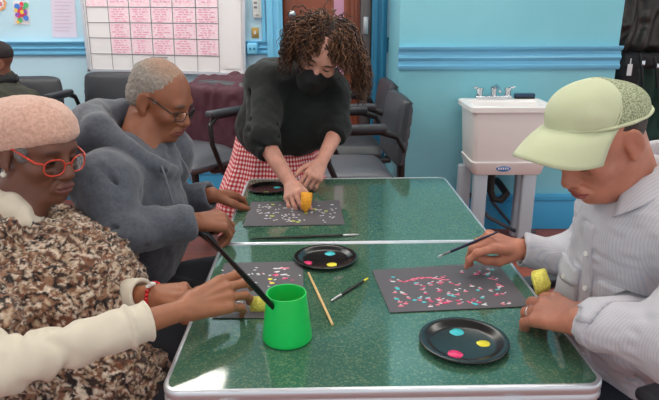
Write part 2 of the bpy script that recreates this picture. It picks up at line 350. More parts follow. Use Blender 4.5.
plate((269, 190), .078, [(277, 187.5, .013, 'cyan'), (266, 192.5, .014, 'olive')], 'black plate of paint at the far left corner beside the standing person')
M['card'] = mat('dark grey card', (88, 86, 92), .6, bump=.1, bscale=300)
def paper(corners, dabs, label, cat='painting'):
    P = [T(*c_) for c_ in corners]; b = MB(); V = [(p.x, p.y, TZ+.0014) for p in P]+[(p.x, p.y, TZ+.0026) for p in P]
    b.add(V, [(0, 1, 2, 3)[::-1], (4, 5, 6, 7)[::-1][::-1], (0, 1, 5, 4), (1, 2, 6, 5), (2, 3, 7, 6), (3, 0, 4, 7)])
    c0 = sum(P, Vector())/4; b.v = [(x-c0.x, y-c0.y, z-TZ) for x, y, z in b.v]
    o = empty('card_painting', (c0.x, c0.y, TZ), label=label, cat=cat); b.build('card', M['card'], o)
    b = MB(); names = ['white', 'cyan', 'yellow', 'pink', 'rose', 'lime']
    for (x, y, w_, l_, ang, ci) in dabs:
        p = T(x, y, TZ+.003)-Vector((c0.x, c0.y, TZ)); b.cur = ci
        n = 10; ca, sa = math.cos(ang), math.sin(ang); z = .0027+random.random()*.0004
        R = [1+random.uniform(-.25, .25) for _ in range(n)]
        V = []
        for s_, zz in ((1, z), (.75, z+.0007)):
            V += [(p.x+(l_*math.cos(2*PI*k/n)*ca-w_*math.sin(2*PI*k/n)*sa)*s_*R[k], p.y+(l_*math.cos(2*PI*k/n)*sa+w_*math.sin(2*PI*k/n)*ca)*s_*R[k], zz) for k in range(n)]
        b.add(V, [(i, (i+1) % n, n+(i+1) % n, n+i) for i in range(n)]+[tuple(range(n, 2*n))], True)
    b.build('paint_marks', [paintm[n] for n in names], o); return o
def inq(x, y, q):
    s = [((q[(i+1) % 4][0]-q[i][0])*(y-q[i][1])-(q[(i+1) % 4][1]-q[i][1])*(x-q[i][0])) for i in range(4)]
    return all(v > 0 for v in s) or all(v < 0 for v in s)
R_ = random.Random(3)
q1 = [(372, 271), (390, 313.5), (531, 307), (497, 263)]
dd = []
for x, y in [(393, 277), (398, 289), (397, 299), (416, 283), (430, 283), (415, 300), (427, 298), (424, 302), (478, 290), (487, 275), (476, 304), (397, 288)]: dd.append((x, y, .004, .0052, 0, 1))
for k in range(26): dd.append((404+k*1.75, 282-3*math.sin(k/7)-k*.12+R_.uniform(-.6, .6), .0028, .0045, .2, 4 if k % 3 else 3))
for k in range(95):
    x, y = R_.uniform(392, 516), R_.uniform(268, 308)
    if not inq(x, y, [(386, 276), (396, 308), (516, 304), (492, 268)]): continue
    if y < 276 and x < 455: continue
    a = R_.uniform(-.7, .3); dd.append((x, y, .0030, .0062, a, R_.choice([4, 4, 3, 0, 4, 1])))
    dd.append((x+3.2*R_.uniform(-1, 1), y-1.3, .0014, .0038, a+.4, R_.choice([0, 0, 4])))
paper(q1, dd, 'dark card of pink, white and cyan dabs before the capped person')
q2 = [(224, 264), (212, 319), (304, 319), (303, 262)]; dd = []
for k in range(60):
    x, y = R_.uniform(220, 300), R_.uniform(266, 312)
    dd.append((x, y, .0022, .0045, R_.uniform(-1, 1), R_.choice([0, 0, 0, 0, 3, 4])))
for k in range(9): dd.append((R_.uniform(272, 287), R_.uniform(268, 280), .004, .008, R_.uniform(0, 1), R_.choice([4, 0, 3, 4])))
for x, y in [(272, 283), (276, 288), (270, 279)]: dd.append((x, y, .005, .006, 0, 2))
for x, y in [(221, 312), (226, 308), (217, 314)]: dd.append((x, y, .006, .011, .5, 3))
paper(q2, dd, 'dark card with white and pink dabs under the hand of the person in the beret')
q3 = [(251, 202.5), (243, 227), (345, 225), (339, 201)]; dd = []
for k in range(95):
    x, y = R_.uniform(257, 336), R_.uniform(204.5, 222.5); dd.append((x, y, .0022, .0042, R_.uniform(-1, 1), 0))
for x, y in [(273, 204.5), (272, 216), (298, 222), (326, 211), (293, 221), (306, 213), (315, 209)]: dd.append((x, y, .006, .0075, 0, 5))
paper(q3, dd, 'dark card with white and lime dots at the far end under the orange sponge')
def brush(p0, p1, r0, r1, label, name='paint_brush', hm=None, ferr=.16, tip=.1, tipm=None, fm=None, rest=True):
    """p0 bristle end, p1 handle end"""
    p0, p1 = Vector(p0), Vector(p1); v = p1-p0; o = empty(name, p0, label=label, cat='brush'); Q = lambda t: v*t
    MB().tube([Q(ferr+tip), Q(.5), Q(.9), Q(.985), Q(1)], [r0, r0*1.15, r1, r1*.9, r1*.3]).build('handle', hm or M['black'], o)
    MB().tube([Q(tip), Q(tip+.02), Q(tip+ferr)], [r0*.85, r0*1.0, r0*1.05]).build('ferrule', fm or M['metal'], o)
    MB().tube([Q(0), Q(tip*.35), Q(tip)], [r0*.15, r0*.8, r0*.85]).build('bristles', tipm or mat('bristles', (215, 205, 180), .8), o)
    return o
M['hb'] = mat('black lacquer', (12, 12, 16), .25)
# tall brush in the cup
brush(Vector(cup.location)+Vector((.012, .012, .012)), D(205, 233.5, .98), .0052, .0034, 'long thick black brush standing in the green cup', tipm=M['dark'], hm=M['hb'])
b1, b2 = T(331, 301, TZ+.004), T(367.5, 278.5, TZ+.0045)
brush(b1, b2, .0032, .0022, 'short black brush with a yellow end lying beside the right-hand card', tipm=M['metal'], hm=M['hb'])
tag(MB().tube([(0, 0, 0), (b2-b1)*.12], [.0027, .0022]).build('brush_end_cap', paintm['yellow'], [o for o in COL.objects if o.name.startswith('paint_brush')][-1]))
COL.objects[-1].location = (b2-b1)*.9 if False else COL.objects[-1].location
bb = [o for o in COL.objects if o.name.startswith('brush_end_cap')][0]; bb.location = (b2-b1)*.89
brush(T(359, 234.5, TZ+.005), T(250, 239, TZ+.005), .0032, .0026, 'long black brush with silver ferrule lying below the far card', tipm=mat('pale bristle', (200, 200, 205), .7), hm=M['hb'], ferr=.07, tip=.08)
s0, s1 = T(308.5, 273, TZ+.0045), T(332.5, 324.5, TZ+.0045)
tag(MB().tube([s0, s0*.5+s1*.5, s1], [.0026, .0032, .0028]).build('wooden_stick', mat('pale wood', (225, 190, 130), .5)), 'pale wooden stick lying right of the green cup', 'stick')
M['sponge'] = mat('orange sponge', (243, 176, 58), .9, col2=(225, 150, 40), scale=160, bump=2, bscale=250)
M['ysponge'] = mat('yellow sponge', (244, 236, 120), .9, col2=(232, 220, 95), scale=160, bump=2, bscale=250)
def sponge(name, pts, th, m, label):
    P = [Vector(p) for p in pts]; n = (P[1]-P[0]).cross(P[2]-P[0]).normalized()*th; c0 = sum(P, Vector())/len(P)
    bm = bmesh.new(); vs_ = [bm.verts.new(p-c0-n) for p in P]+[bm.verts.new(p-c0+n) for p in P]; k = len(P)
    bm.faces.new(vs_[:k][::-1]); bm.faces.new(vs_[k:]); [bm.faces.new((vs_[i], vs_[(i+1) % k], vs_[k+(i+1) % k], vs_[k+i])) for i in range(k)]
    bmesh.ops.bevel(bm, geom=bm.edges[:], offset=.0025, segments=2, affect='EDGES'); bmesh.ops.recalc_face_normals(bm, faces=bm.faces[:])
    me = bpy.data.meshes.new(name); bm.to_mesh(me); bm.free(); me.shade_smooth(); me.materials.append(m); o = bpy.data.objects.new(name, me); link(o); o.location = c0; return tag(o, label, 'sponge')
# ------------------------------------------------------------------ utility sink
M['tub'] = mat('white sink plastic', (240, 237, 236), .35); M['legm'] = mat('grey sink leg', (178, 190, 200), .4); M['sticker'] = mat('blue sticker', (60, 130, 200), .4)
sk = empty('utility_sink', (0, 0, 0), label='white free-standing utility sink against the teal wall', cat='sink')
fl_, frr = Z(471.5, 109, .86), Z(566, 109, .86); sx0, sx1 = fl_[0], fl_[0]+.49; sy0 = fl_[1]; sy1 = YP-.045
b = MB()
def loop(x0, y0, x1, y1, z, r=.03): return [(p[0], p[1], z) for p in rr(x0, y0, x1, y1, r, (1, 1, 1, 1))]
Ls = [loop(sx0+.055, sy0+.05, sx1-.055, sy1-.05, .50), loop(sx0+.035, sy0+.03, sx1-.035, sy1-.04, .565), loop(sx0+.02, sy0+.015, sx1-.02, sy1-.02, .835), loop(sx0, sy0, sx1, sy1, .838), loop(sx0, sy0, sx1, sy1, .865), loop(sx0+.008, sy0+.008, sx1-.008, sy1-.008, .87), loop(sx0+.035, sy0+.035, sx1-.035, sy1-.11, .87), loop(sx0+.045, sy0+.045, sx1-.045, sy1-.12, .86), loop(sx0+.06, sy0+.06, sx1-.06, sy1-.13, .55), loop(sx0+.1, sy0+.1, sx1-.1, sy1-.17, .53)]
n = len(Ls[0]); b.add([v for l_ in Ls for v in l_], [(i*n+j, i*n+(j+1) % n, (i+1)*n+(j+1) % n, (i+1)*n+j) for i in range(len(Ls)-1) for j in range(n)]+[tuple(range(n))[::-1], tuple(range((len(Ls)-1)*n, len(Ls)*n))])
b.build('basin', M['tub'], sk)
b = MB(); b.add([v for z_, g in ((.545, .03), (.475, .045), (.47, .05)) for v in loop(sx0+g, sy0+g-.005, sx1-g, sy1-g, z_)], [(i*n+j, i*n+(j+1) % n, (i+1)*n+(j+1) % n, (i+1)*n+j)[::-1] for i in range(2) for j in range(n)]+[tuple(range(n)), tuple(range(2*n, 3*n))]); b.build('stand_frame', M['tub'], sk)
for x, y in ((sx0+.055, sy0+.05), (sx1-.15, sy0+.05), (sx0+.01, sy1-.12), (sx1-.12, sy1-.12)):
    b = MB(); b.box((x, y, .0), (x+.08, y+.05, .475), .01); b.build('leg', M['legm'], sk)
b = MB(); b.ball(((sx0+sx1)/2-.03, sy0+.0335, .512), (.044, .006, .020), 24, 10); b.build('sticker', M['sticker'], sk); st = sk.children[-1]
b = MB(); 
for k in range(5): b.box(((sx0+sx1)/2-.062+.013*k, sy0+.026, .506), ((sx0+sx1)/2-.055+.013*k, sy0+.0275, .518))
b.build('sticker_mark', M['paper'], st)
M['chrome'] = mat('chrome', (215, 218, 222), .15, 1)
fc = empty('sink_tap', ((sx0+sx1)/2-.04, sy1-.055, .87), label='chrome two-handled tap on the back rim of the white sink', cat='tap')
b = MB(); b.box((-.11, -.025, 0), (.11, .025, .022), .008); b.lathe([(.018, .02), (.016, .05), (.02, .055), (.02, .075), (0, .08)], (0, 0, 0), 16); b.build('tap_body', M['chrome'], fc)
b = MB(); b.tube([(0, 0, .06), (0, -.05, .085), (0, -.11, .08), (0, -.135, .06)], [.011, .01, .009, .009]); b.build('spout', M['chrome'], fc)
for s_ in (-1, 1):
    b = MB(); b.lathe([(.02, .02), (.017, .05), (.022, .055), (.024, .068), (0, .07)], (s_*.085, 0, 0), 12); b.tube([(s_*.085, 0, .062), (s_*.125, -.005, .072)], .007); b.build('tap_handle', M['chrome'], fc)
b = MB(); xm = (sx0+sx1)/2-.05; ym = (sy0+sy1)/2
b.tube([(xm, ym, .44), (xm, ym, .33), (xm+.02, ym, .28), (xm+.07, ym, .27), (xm+.1, ym, .31), (xm+.1, YP-.06, .33), (xm+.1, YP-.005, .33)], .022, 12); b.build('drain_pipe', M['dark'], sk)
b = MB(); b.tube([(xm-.15, YP-.05, .43), (xm-.12, YP-.06, .3), (xm+.0, ym, .16), (xm+.15, ym-.05, .09), (xm+.3, ym, .06)], .012, 8); b.build('water_hose', mat('grey hose', (70, 72, 80), .5), sk); b = MB(); b.tube([(xm+.05, YP-.05, .43), (xm+.07, YP-.06, .2), (xm+.2, YP-.08, .05)], .01, 8); b.build('water_hose', mat('grey hose', (70, 72, 80), .5), sk)
o = empty('scrub_brush', Vector((xm+.20, sy1-.05, .872)), label='dark scrubbing brush lying on the back rim of the sink', cat='brush')
b = MB(); b.box((-.06, -.02, .01), (.06, .02, .03), .006); b.build('handle', mat('dark blue plastic', (30, 60, 90), .4), o); b = MB(); b.box((-.058, -.018, -.0), (.058, .018, .011)); b.build('bristles', M['dark'], o)
# ------------------------------------------------------------------ office chairs
M['leather'] = mat('black leather', (52, 54, 60), .42, bump=.5, bscale=90, spec=.5); M['leather2'] = mat('grey seat leather', (92, 96, 104), .4, bump=.4, bscale=90)
def pad(name, parent, cx, cy, w, d, t, tilt=0, z=0, m='leather', bulge=.02, seams=0, r=.07):
    """soft cushion: rounded rectangle in XZ or XY plane"""
    nx, nz = 22, 22; V = []; F_ = []
    for side in (1, -1):
        for i in range(nx+1):
            for j in range(nz+1):
                u, v = i/nx*2-1, j/nz*2-1
                # squircle mapping
                x = u*w/2; y = v*d/2; k = max(abs(u), abs(v))
                cr = 1-.09*(min(abs(u), abs(v))**4)*(k**4); x *= cr; y *= cr
                e = (1-k**6); h_ = t/2*math.sqrt(max(e, 0))+bulge*(1-u*u)*(1-v*v)
                if seams and side == 1: h_ -= .008*math.exp(-((v*seams % 1-.5)/.08)**2)
                V.append((x, y, side*h_))
    n = (nx+1)*(nz+1); id_ = lambda i, j: i*(nz+1)+j
    for s_ in (0, 1):
        for i in range(nx):
            for j in range(nz):
                q = (id_(i, j), id_(i+1, j), id_(i+1, j+1), id_(i, j+1)); F_.append(tuple(a+s_*n for a in (q if s_ == 0 else q[::-1])))
    per = [id_(i, 0) for i in range(nx)]+[id_(nx, j) for j in range(nz)]+[id_(i, nz) for i in range(nx, 0, -1)]+[id_(0, j) for j in range(nz, 0, -1)]
    for a, c_ in zip(per, per[1:]+per[:1]): F_.append((c_, a, a+n, c_+n))
    o = mesh_obj(name, V, F_, M[m], parent, True); o.matrix_local = Matrix.Translation((cx, cy, z))@Matrix.Rotation(tilt, 4, 'X'); return o
def make_chair(loc, rz, label, arms=True, seatm='leather', wide=.5, backh=.265, simple=False, group=None):
    """local +Y is where the sitter faces"""
    o = empty('office_chair', loc, rz, label=label, cat='chair', group=group)
    pad('seat', o, 0, .02, wide, .48, .07, 0, .47, seatm, .02)
    bk = pad('backrest', o, 0, -.25, wide*.94, backh, .06, PI/2+.16, .50+backh/2+.02, 'leather', .02, 3)
    b = MB(); b.box((-.04, -.30, .40), (.04, -.27, .72), .01); b.box((-.04, -.29, .385), (.04, 0, .41), .008); b.build('back_support', M['black'], o)
    if arms:
        for s_ in (-1, 1):
            x = s_*(wide/2+.03); b = MB(); b.tube([(x*.7, .05, .43), (x, .06, .45), (x, .12, .56), (x, .13, .64), (x, .08, .675), (x, -.12, .675), (x, -.2, .655), (x, -.24, .6)], .014, 10); b.build('arm_frame', M['black'], o)
            b = MB(); b.box((x-.028, -.15, .672), (x+.028, .14, .70), .012); b.build('armrest', M['leather'], b_par := o)
    b = MB(); b.tube([(0, 0, .44), (0, 0, .25)], .022); b.tube([(0, 0, .26), (0, 0, .09)], .032); b.build('gas_column', M['black'], o)
    for k in range(5):
        a = 2*PI*k/5+.3; b = MB(); b.tube([(0, 0, .11), (.15*math.cos(a), .15*math.sin(a), .10), (.27*math.cos(a), .27*math.sin(a), .075)], [.026, .02, .015]); lg = b.build('leg', M['black'], o)
        b = MB(); cx, cy = .27*math.cos(a), .27*math.sin(a); ax_ = (-math.sin(a), math.cos(a), 0)
        for s_ in (-.014, .014): b.lathe([(0, -.008), (.024, -.008), (.026, -.004), (.026, .004), (.024, .008), (0, .008)], (cx+ax_[0]*s_, cy+ax_[1]*s_, .028), 14, ax_)
        b.tube([(cx, cy, .028), (cx, cy, .075)], .007); b.build('caster', M['dark'], lg)
    return o
def gx(x, y, Yw): return float(Y(x, y, Yw)[0])
cA = make_chair((gx(101, 90, 3.95), 3.90, 0), PI-.12, 'empty black office chair under the calendar board behind the grey-haired person')
cB = make_chair((gx(192, 130, 3.35), 3.35, 0), PI-.6, 'black office chair with a maroon jacket draped over its back', seatm='leather2')
make_chair((gx(345, 130, 3.5), 3.60, 0), PI/2+.08, 'black office chair by the door, farther from the table of the two')
make_chair((gx(347, 130, 2.9), 2.95, 0), PI/2+.1, 'black office chair with pale seat just behind the far table edge', seatm='leather2')
for o in [o for o in COL.objects if o.name.startswith('office_chair')]: o.scale = (.98, .98, 1.27)
# ------------------------------------------------------------------ implicit modelling
Q_ = globals().get('VOXSCALE', 1.0)
def nrm(v): v = np.array(v, float); return v/np.linalg.norm(v)
def vnoise(P, s, seed=0):
    """smooth value noise -1..1 on (N,3)"""
    p = P/s+seed*17.31; i = np.floor(p).astype(np.int64); f = p-i; f = f*f*(3-2*f); out = 0
    for dx in (0, 1):
        for dy in (0, 1):
            for dz in (0, 1):
                h = (i[:, 0]+dx)*374761393+(i[:, 1]+dy)*668265263+(i[:, 2]+dz)*2147483647+seed*1013904223
                h = (h ^ (h >> 13))*1274126177; h = (h ^ (h >> 16)) & 0xffffff
                w = (f[:, 0] if dx else 1-f[:, 0])*(f[:, 1] if dy else 1-f[:, 1])*(f[:, 2] if dz else 1-f[:, 2])
                out = out+w*(h/0xffffff*2-1)
    return out
class Frame:
    """a local frame: origin and right/forward/up axes"""
    def __init__(s, o, r, f, u): s.o = np.array(o, float); s.R = np.array([nrm(r), nrm(f), nrm(u)]); s.s = 1.0
    def __call__(s, x, y, z): return s.o+(np.array([x, y, z])*s.s)@s.R
    def d(s, x, y, z): return np.array([x, y, z], float)@s.R
    def loc(s, P): return ((np.asarray(P)-s.o)@s.R.T)/s.s
def frame(o, fwd, up, scale=1.0):
    f = nrm(fwd); u = np.array(up, float); u = nrm(u-f*(u@f)); fr_ = Frame(o, np.cross(f, u), f, u); fr_.s = scale; return fr_
class SDF:
    def __init__(s, h): s.h = h*Q_; s.P = []
    def ell(s, c, r, R=None, k=.01, op='u'):
        r = np.array(r if np.ndim(r) else (r, r, r), float); c = np.array(c, float); R = np.eye(3) if R is None else np.array(R, float)
        ext = np.sqrt(((R*r[:, None])**2).sum(0))
        def f(X, Yy, Zz):
            a = X-c[0]; b = Yy-c[1]; e = Zz-c[2]; q = [a*R[i, 0]+b*R[i, 1]+e*R[i, 2] for i in range(3)]
            k0 = np.sqrt(sum((q[i]/r[i])**2 for i in range(3))); k1 = np.sqrt(sum((q[i]/r[i]**2)**2 for i in range(3)))+1e-9
            return k0*(k0-1)/k1
        s.P.append((f, c-ext, c+ext, k, op)); return s
    def cone(s, a, b, ra, rb, k=.01, op='u', flat=None, fs=1.0, capa=False, capb=False):
        a = np.array(a, float); b = np.array(b, float); v = b-a; L2 = v@v; rm = max(ra, rb)*max(1, fs)
        if flat is not None: n = nrm(flat)
        def f(X, Yy, Zz):
            p0, p1, p2 = X-a[0], Yy-a[1], Zz-a[2]
            t0 = (p0*v[0]+p1*v[1]+p2*v[2])/L2; t = np.clip(t0, 0, 1); q0, q1, q2 = p0-t*v[0], p1-t*v[1], p2-t*v[2]
            if flat is None: d = np.sqrt(q0*q0+q1*q1+q2*q2)
            else:
                w = q0*n[0]+q1*n[1]+q2*n[2]; d2 = q0*q0+q1*q1+q2*q2-w*w+(w/fs)**2; d = np.sqrt(np.maximum(d2, 0))
            d = d-(ra+t*(rb-ra))
            if flat is not None and fs < 1: d = d*fs**.5
            if capb: d = np.maximum(d, (t0-1)*math.sqrt(L2))
            if capa: d = np.maximum(d, -t0*math.sqrt(L2))
            return d
        s.P.append((f, np.minimum(a, b)-rm, np.maximum(a, b)+rm, k, op)); return s
    def path(s, pts, rs, k=.01, **kw):
        for i in range(len(pts)-1): s.cone(pts[i], pts[i+1], rs[i], rs[i+1], k if i == 0 else min(k, .006), **kw)
        return s
    def plane(s, p, n, lo, hi, k=.004):   # cut away the side n points to, inside a box
        n = nrm(n); p = np.array(p, float)
        f = lambda X, Yy, Zz: (X-p[0])*n[0]+(Yy-p[1])*n[1]+(Zz-p[2])*n[2]
        s.P.append((f, np.array(lo, float), np.array(hi, float), k, 'i')); return s
    def fun(s, f, lo, hi, k=.004, op='u'): s.P.append((f, np.array(lo, float), np.array(hi, float), k, op)); return s
    def eval(s):
        h = s.h; lo = np.min([p[1] for p in s.P if p[4] == 'u'], 0)-4*h; hi = np.max([p[2] for p in s.P if p[4] == 'u'], 0)+4*h
        n = np.ceil((hi-lo)/h).astype(int)+1; D_ = np.full(n, .2, np.float32); ax = [(lo[i]+h*np.arange(n[i])).astype(np.float32) for i in range(3)]
        for f, a, b, k, op in s.P:
            m = k+3*h; i0 = np.maximum(0, np.floor((a-m-lo)/h).astype(int)); i1 = np.minimum(n, np.ceil((b+m-lo)/h).astype(int)+1)
            if (i1 <= i0).any(): continue
            sl = tuple(slice(i0[j], i1[j]) for j in range(3))
            g = np.asarray(f(ax[0][sl[0]][:, None, None], ax[1][sl[1]][None, :, None], ax[2][sl[2]][None, None, :]), np.float32); d = D_[sl]
            if op == 'u': q = np.maximum(k-np.abs(d-g), 0)/k; D_[sl] = np.minimum(d, g)-q*q*k*.25
            elif op == 's': g = -g; q = np.maximum(k-np.abs(d-g), 0)/k; D_[sl] = np.maximum(d, g)+q*q*k*.25
            else: q = np.maximum(k-np.abs(d-g), 0)/k; D_[sl] = np.maximum(d, g)+q*q*k*.25
        return D_, lo, h
    def mesh(s):
        D_, lo, h = s.eval(); neg = D_ < 0; nx, ny, nz = D_.shape
        c = np.zeros((nx-1, ny-1, nz-1), np.int8)
        for i in (0, 1):
            for j in (0, 1):
                for k in (0, 1): c += neg[i:nx-1+i, j:ny-1+j, k:nz-1+k]
        act = np.argwhere((c > 0) & (c < 8)); lin_ = (act[:, 0]*(ny-1)+act[:, 1])*(nz-1)+act[:, 2]
        pos = np.zeros((len(act), 3)); cnt = np.zeros(len(act)); cor = [(i, j, k) for i in (0, 1) for j in (0, 1) for k in (0, 1)]
        val = {q: D_[act[:, 0]+q[0], act[:, 1]+q[1], act[:, 2]+q[2]] for q in cor}
        for q in cor:
            for a in range(3):
                if q[a] == 0:
                    e = list(q); e[a] = 1; e = tuple(e); va, vb = val[q], val[e]; m = (va < 0) != (vb < 0)
                    t = np.where(m, va/np.where(m, va-vb, 1), 0); add = np.array(q, float)[None]+t[:, None]*(np.array(e)-np.array(q))[None]
                    pos += add*m[:, None]; cnt += m
        V = lo+(act+pos/cnt[:, None])*h; F_ = []
        for a in range(3):
            b_, c_ = (a+1) % 3, (a+2) % 3; s0 = [slice(None)]*3; s1 = [slice(None)]*3; s0[a] = slice(0, -1); s1[a] = slice(1, None)
            x = np.argwhere(neg[tuple(s0)] != neg[tuple(s1)]); ok = (x[:, b_] > 0) & (x[:, c_] > 0) & (x[:, b_] < D_.shape[b_]-1) & (x[:, c_] < D_.shape[c_]-1); x = x[ok]
            fl = neg[x[:, 0], x[:, 1], x[:, 2]]; quad = []
            for ob, oc in ((-1, -1), (0, -1), (0, 0), (-1, 0)):
                y = x.copy(); y[:, b_] += ob; y[:, c_] += oc; quad.append(np.searchsorted(lin_, (y[:, 0]*(ny-1)+y[:, 1])*(nz-1)+y[:, 2]))
            q = np.stack(quad, 1); q[~fl] = q[~fl][:, ::-1]; F_.append(q)
        return V, np.concatenate(F_)
def normals(V, Fc):
    a = V[Fc[:, 2]]-V[Fc[:, 0]]; b = V[Fc[:, 3]]-V[Fc[:, 1]]; n = np.cross(a, b); N_ = np.zeros_like(V)
    for i in range(4):
        for j in range(3): N_[:, j] += np.bincount(Fc[:, i], n[:, j], len(V))
    return N_/(np.linalg.norm(N_, axis=1)[:, None]+1e-12)
def relax(V, Fc, it=1, w=.5):
    for _ in range(it):
        S = np.zeros_like(V); c = np.zeros(len(V))
        for a, b in ((0, 1), (1, 2), (2, 3), (3, 0)):
            for p, q in ((a, b), (b, a)):
                for j in range(3): S[:, j] += np.bincount(Fc[:, p], V[Fc[:, q]][:, j], len(V))
                c += np.bincount(Fc[:, p], minlength=len(V))
        V = V*(1-w)+w*S/np.maximum(c, 1)[:, None]
    return V
def np_mesh(name, V, Fc, m, parent=None, col=None):
    me = bpy.data.meshes.new(name); me.vertices.add(len(V)); me.vertices.foreach_set('co', V.astype(np.float32).ravel())
    k = Fc.shape[1]; me.loops.add(len(Fc)*k); me.loops.foreach_set('vertex_index', Fc.astype(np.int32).ravel()); me.polygons.add(len(Fc))
    me.polygons.foreach_set('loop_start', np.arange(0, len(Fc)*k, k, dtype=np.int32)); me.polygons.foreach_set('loop_total', np.full(len(Fc), k, np.int32))
    me.polygons.foreach_set('use_smooth', np.ones(len(Fc), bool)); me.update(calc_edges=True); me.validate()
    if col is not None:
        a = me.color_attributes.new('Col', 'FLOAT_COLOR', 'POINT'); c = np.ones((len(V), 4), np.float32); c[:, :3] = col; a.data.foreach_set('color', c.ravel())
    me.materials.append(m); o = bpy.data.objects.new(name, me); link(o, parent)
    if parent is not None: o.matrix_parent_inverse = Matrix.Translation(-parent.location)
    return o
def sdf_obj(name, s, m, parent=None, disp=None, colf=None, smooth=1):
    V, Fc = s.mesh(); V = relax(V, Fc, smooth, .5)
    if disp is not None: N_ = normals(V, Fc); V = V+N_*disp(V, N_)[:, None]
    return np_mesh(name, V, Fc, m, parent, None if colf is None else colf(V, normals(V, Fc)))
def rbox(s, c, half, R, r=.005, k=.004, op='u'):
    c = np.array(c, float); R = np.array(R, float); half = np.array(half, float); ext = np.abs(R*half[:, None]).sum(0)+r
    def f(X, Yy, Zz):
        a = X-c[0]; b = Yy-c[1]; e = Zz-c[2]; q = [np.abs(a*R[i, 0]+b*R[i, 1]+e*R[i, 2])-half[i]+r for i in range(3)]
        o = np.sqrt(sum(np.maximum(v, 0)**2 for v in q)); return o+np.minimum(np.maximum(np.maximum(q[0], q[1]), q[2]), 0)-r
    s.P.append((f, c-ext, c+ext, k, op)); return s
def sheet(name, fn, nu, nv, th, m, parent):
    """a cloth sheet of real thickness from a grid function fn(i, j) -> point"""
    G = np.array([[fn(i/nu, j/nv) for j in range(nv+1)] for i in range(nu+1)]); du = np.gradient(G, axis=0); dv = np.gradient(G, axis=1); N_ = np.cross(du, dv); N_ /= np.linalg.norm(N_, axis=2)[:, :, None]+1e-9
    V = list((G+N_*th/2).reshape(-1, 3))+list((G-N_*th/2).reshape(-1, 3)); n = (nu+1)*(nv+1); I = lambda i, j: i*(nv+1)+j; F_ = []
    for i in range(nu):
        for j in range(nv): q = (I(i, j), I(i+1, j), I(i+1, j+1), I(i, j+1)); F_ += [q, tuple(k+n for k in q[::-1])]
    per = [I(i, 0) for i in range(nu)]+[I(nu, j) for j in range(nv)]+[I(i, nv) for i in range(nu, 0, -1)]+[I(0, j) for j in range(nv, 0, -1)]
    for a_, b_ in zip(per, per[1:]+per[:1]): F_.append((b_, a_, a_+n, b_+n))
    o = mesh_obj(name, V, F_, m, parent, True)
    if parent is not None: o.matrix_parent_inverse = Matrix.Translation(-parent.location)
    return o
# ------------------------------------------------------------------ heads and hands
def head(s, f, nose=1.0, lips=1.0, jaw=1.0, old=0, ear=True, brow=1.0, cheek=1.0):
    e = lambda c, r, k=.01, op='u', R=None: s.ell(f(*c), np.array(r)*f.s, f.R if R is None else R@f.R, k, op)
    e((0, -.018, .042), (.0725, .092, .080), .02); e((0, .02, .015), (.066, .070, .075), .03)
    e((0, .034, -.045), (.056*jaw, .052, .058), .03); e((0, .05, -.085), (.036*jaw, .036, .028), .02); e((0, .074, -.098), (.02*jaw, .018, .017), .015)
    s.cone(f(-.05*jaw, .0, -.062), f(-.025*jaw, .058, -.098), .016, .015, .02); s.cone(f(.05*jaw, .0, -.062), f(.025*jaw, .058, -.098), .016, .015, .02)
    for x in (-1, 1): e((x*.043*cheek, .058, -.024), (.022, .02, .018), .02)
    s.cone(f(-.034, .076, .024), f(.034, .076, .024), .012*brow, .012*brow, .016)
    for x in (-1, 1):
        e((x*.031, .098, .002), (.018, .018, .013), .014, 's')
        e((x*.0315, .0725, .001), (.0148, .0140, .0135), .003)
        e((x*.0315, .0885, -.0035), (.0125, .006, .0034), .002, 's')
    s.cone(f(0, .080, .014), f(0, .104*1, -.028), .0075*nose, .0105*nose, .012); e((0, .106, -.032), (.0115*nose, .011, .0095), .006)
    for x in (-1, 1): e((x*.0125*nose, .094, -.036), (.0085*nose, .0115, .0085), .006); e((x*.007*nose, .098, -.0445), (.0042, .006, .003), .003, 's')
    e((0, .082, -.062), (.03, .022, .022), .015)
    e((0, .0975, -.0615), (.0235*lips, .0095, .0062*lips), .005); e((0, .0955, -.0735), (.0205*lips, .0105, .0075*lips), .005)
    s.cone(f(-.024, .094, -.0675), f(0, .1075, -.0665), .0018, .0022, .003, 's'); s.cone(f(.024, .094, -.0675), f(0, .1075, -.0665), .0018, .0022, .003, 's')
    for x in (-1, 1):
        if old: s.cone(f(x*.018, .094, -.042), f(x*.034, .082, -.068), .0026*old, .0026*old, .008, 's'); e((x*.034, .082, -.016), (.014, .006, .003), .006, 's')
        if ear:
            c, sn = math.cos(.35*x), math.sin(.35*x); R = np.array([[c, sn, 0], [-sn, c, 0], [0, 0, 1]])
            e((x*.0815, -.014, -.002), (.0075, .0205, .033), .005, R=R); e((x*.090, -.010, .002), (.0065, .0120, .020), .005, 's', R=R)
            e((x*.0795, -.004, -.030), (.006, .009, .011), .005); e((x*.084, -.018, .0), (.004, .004, .012), .004, R=R)
    return s
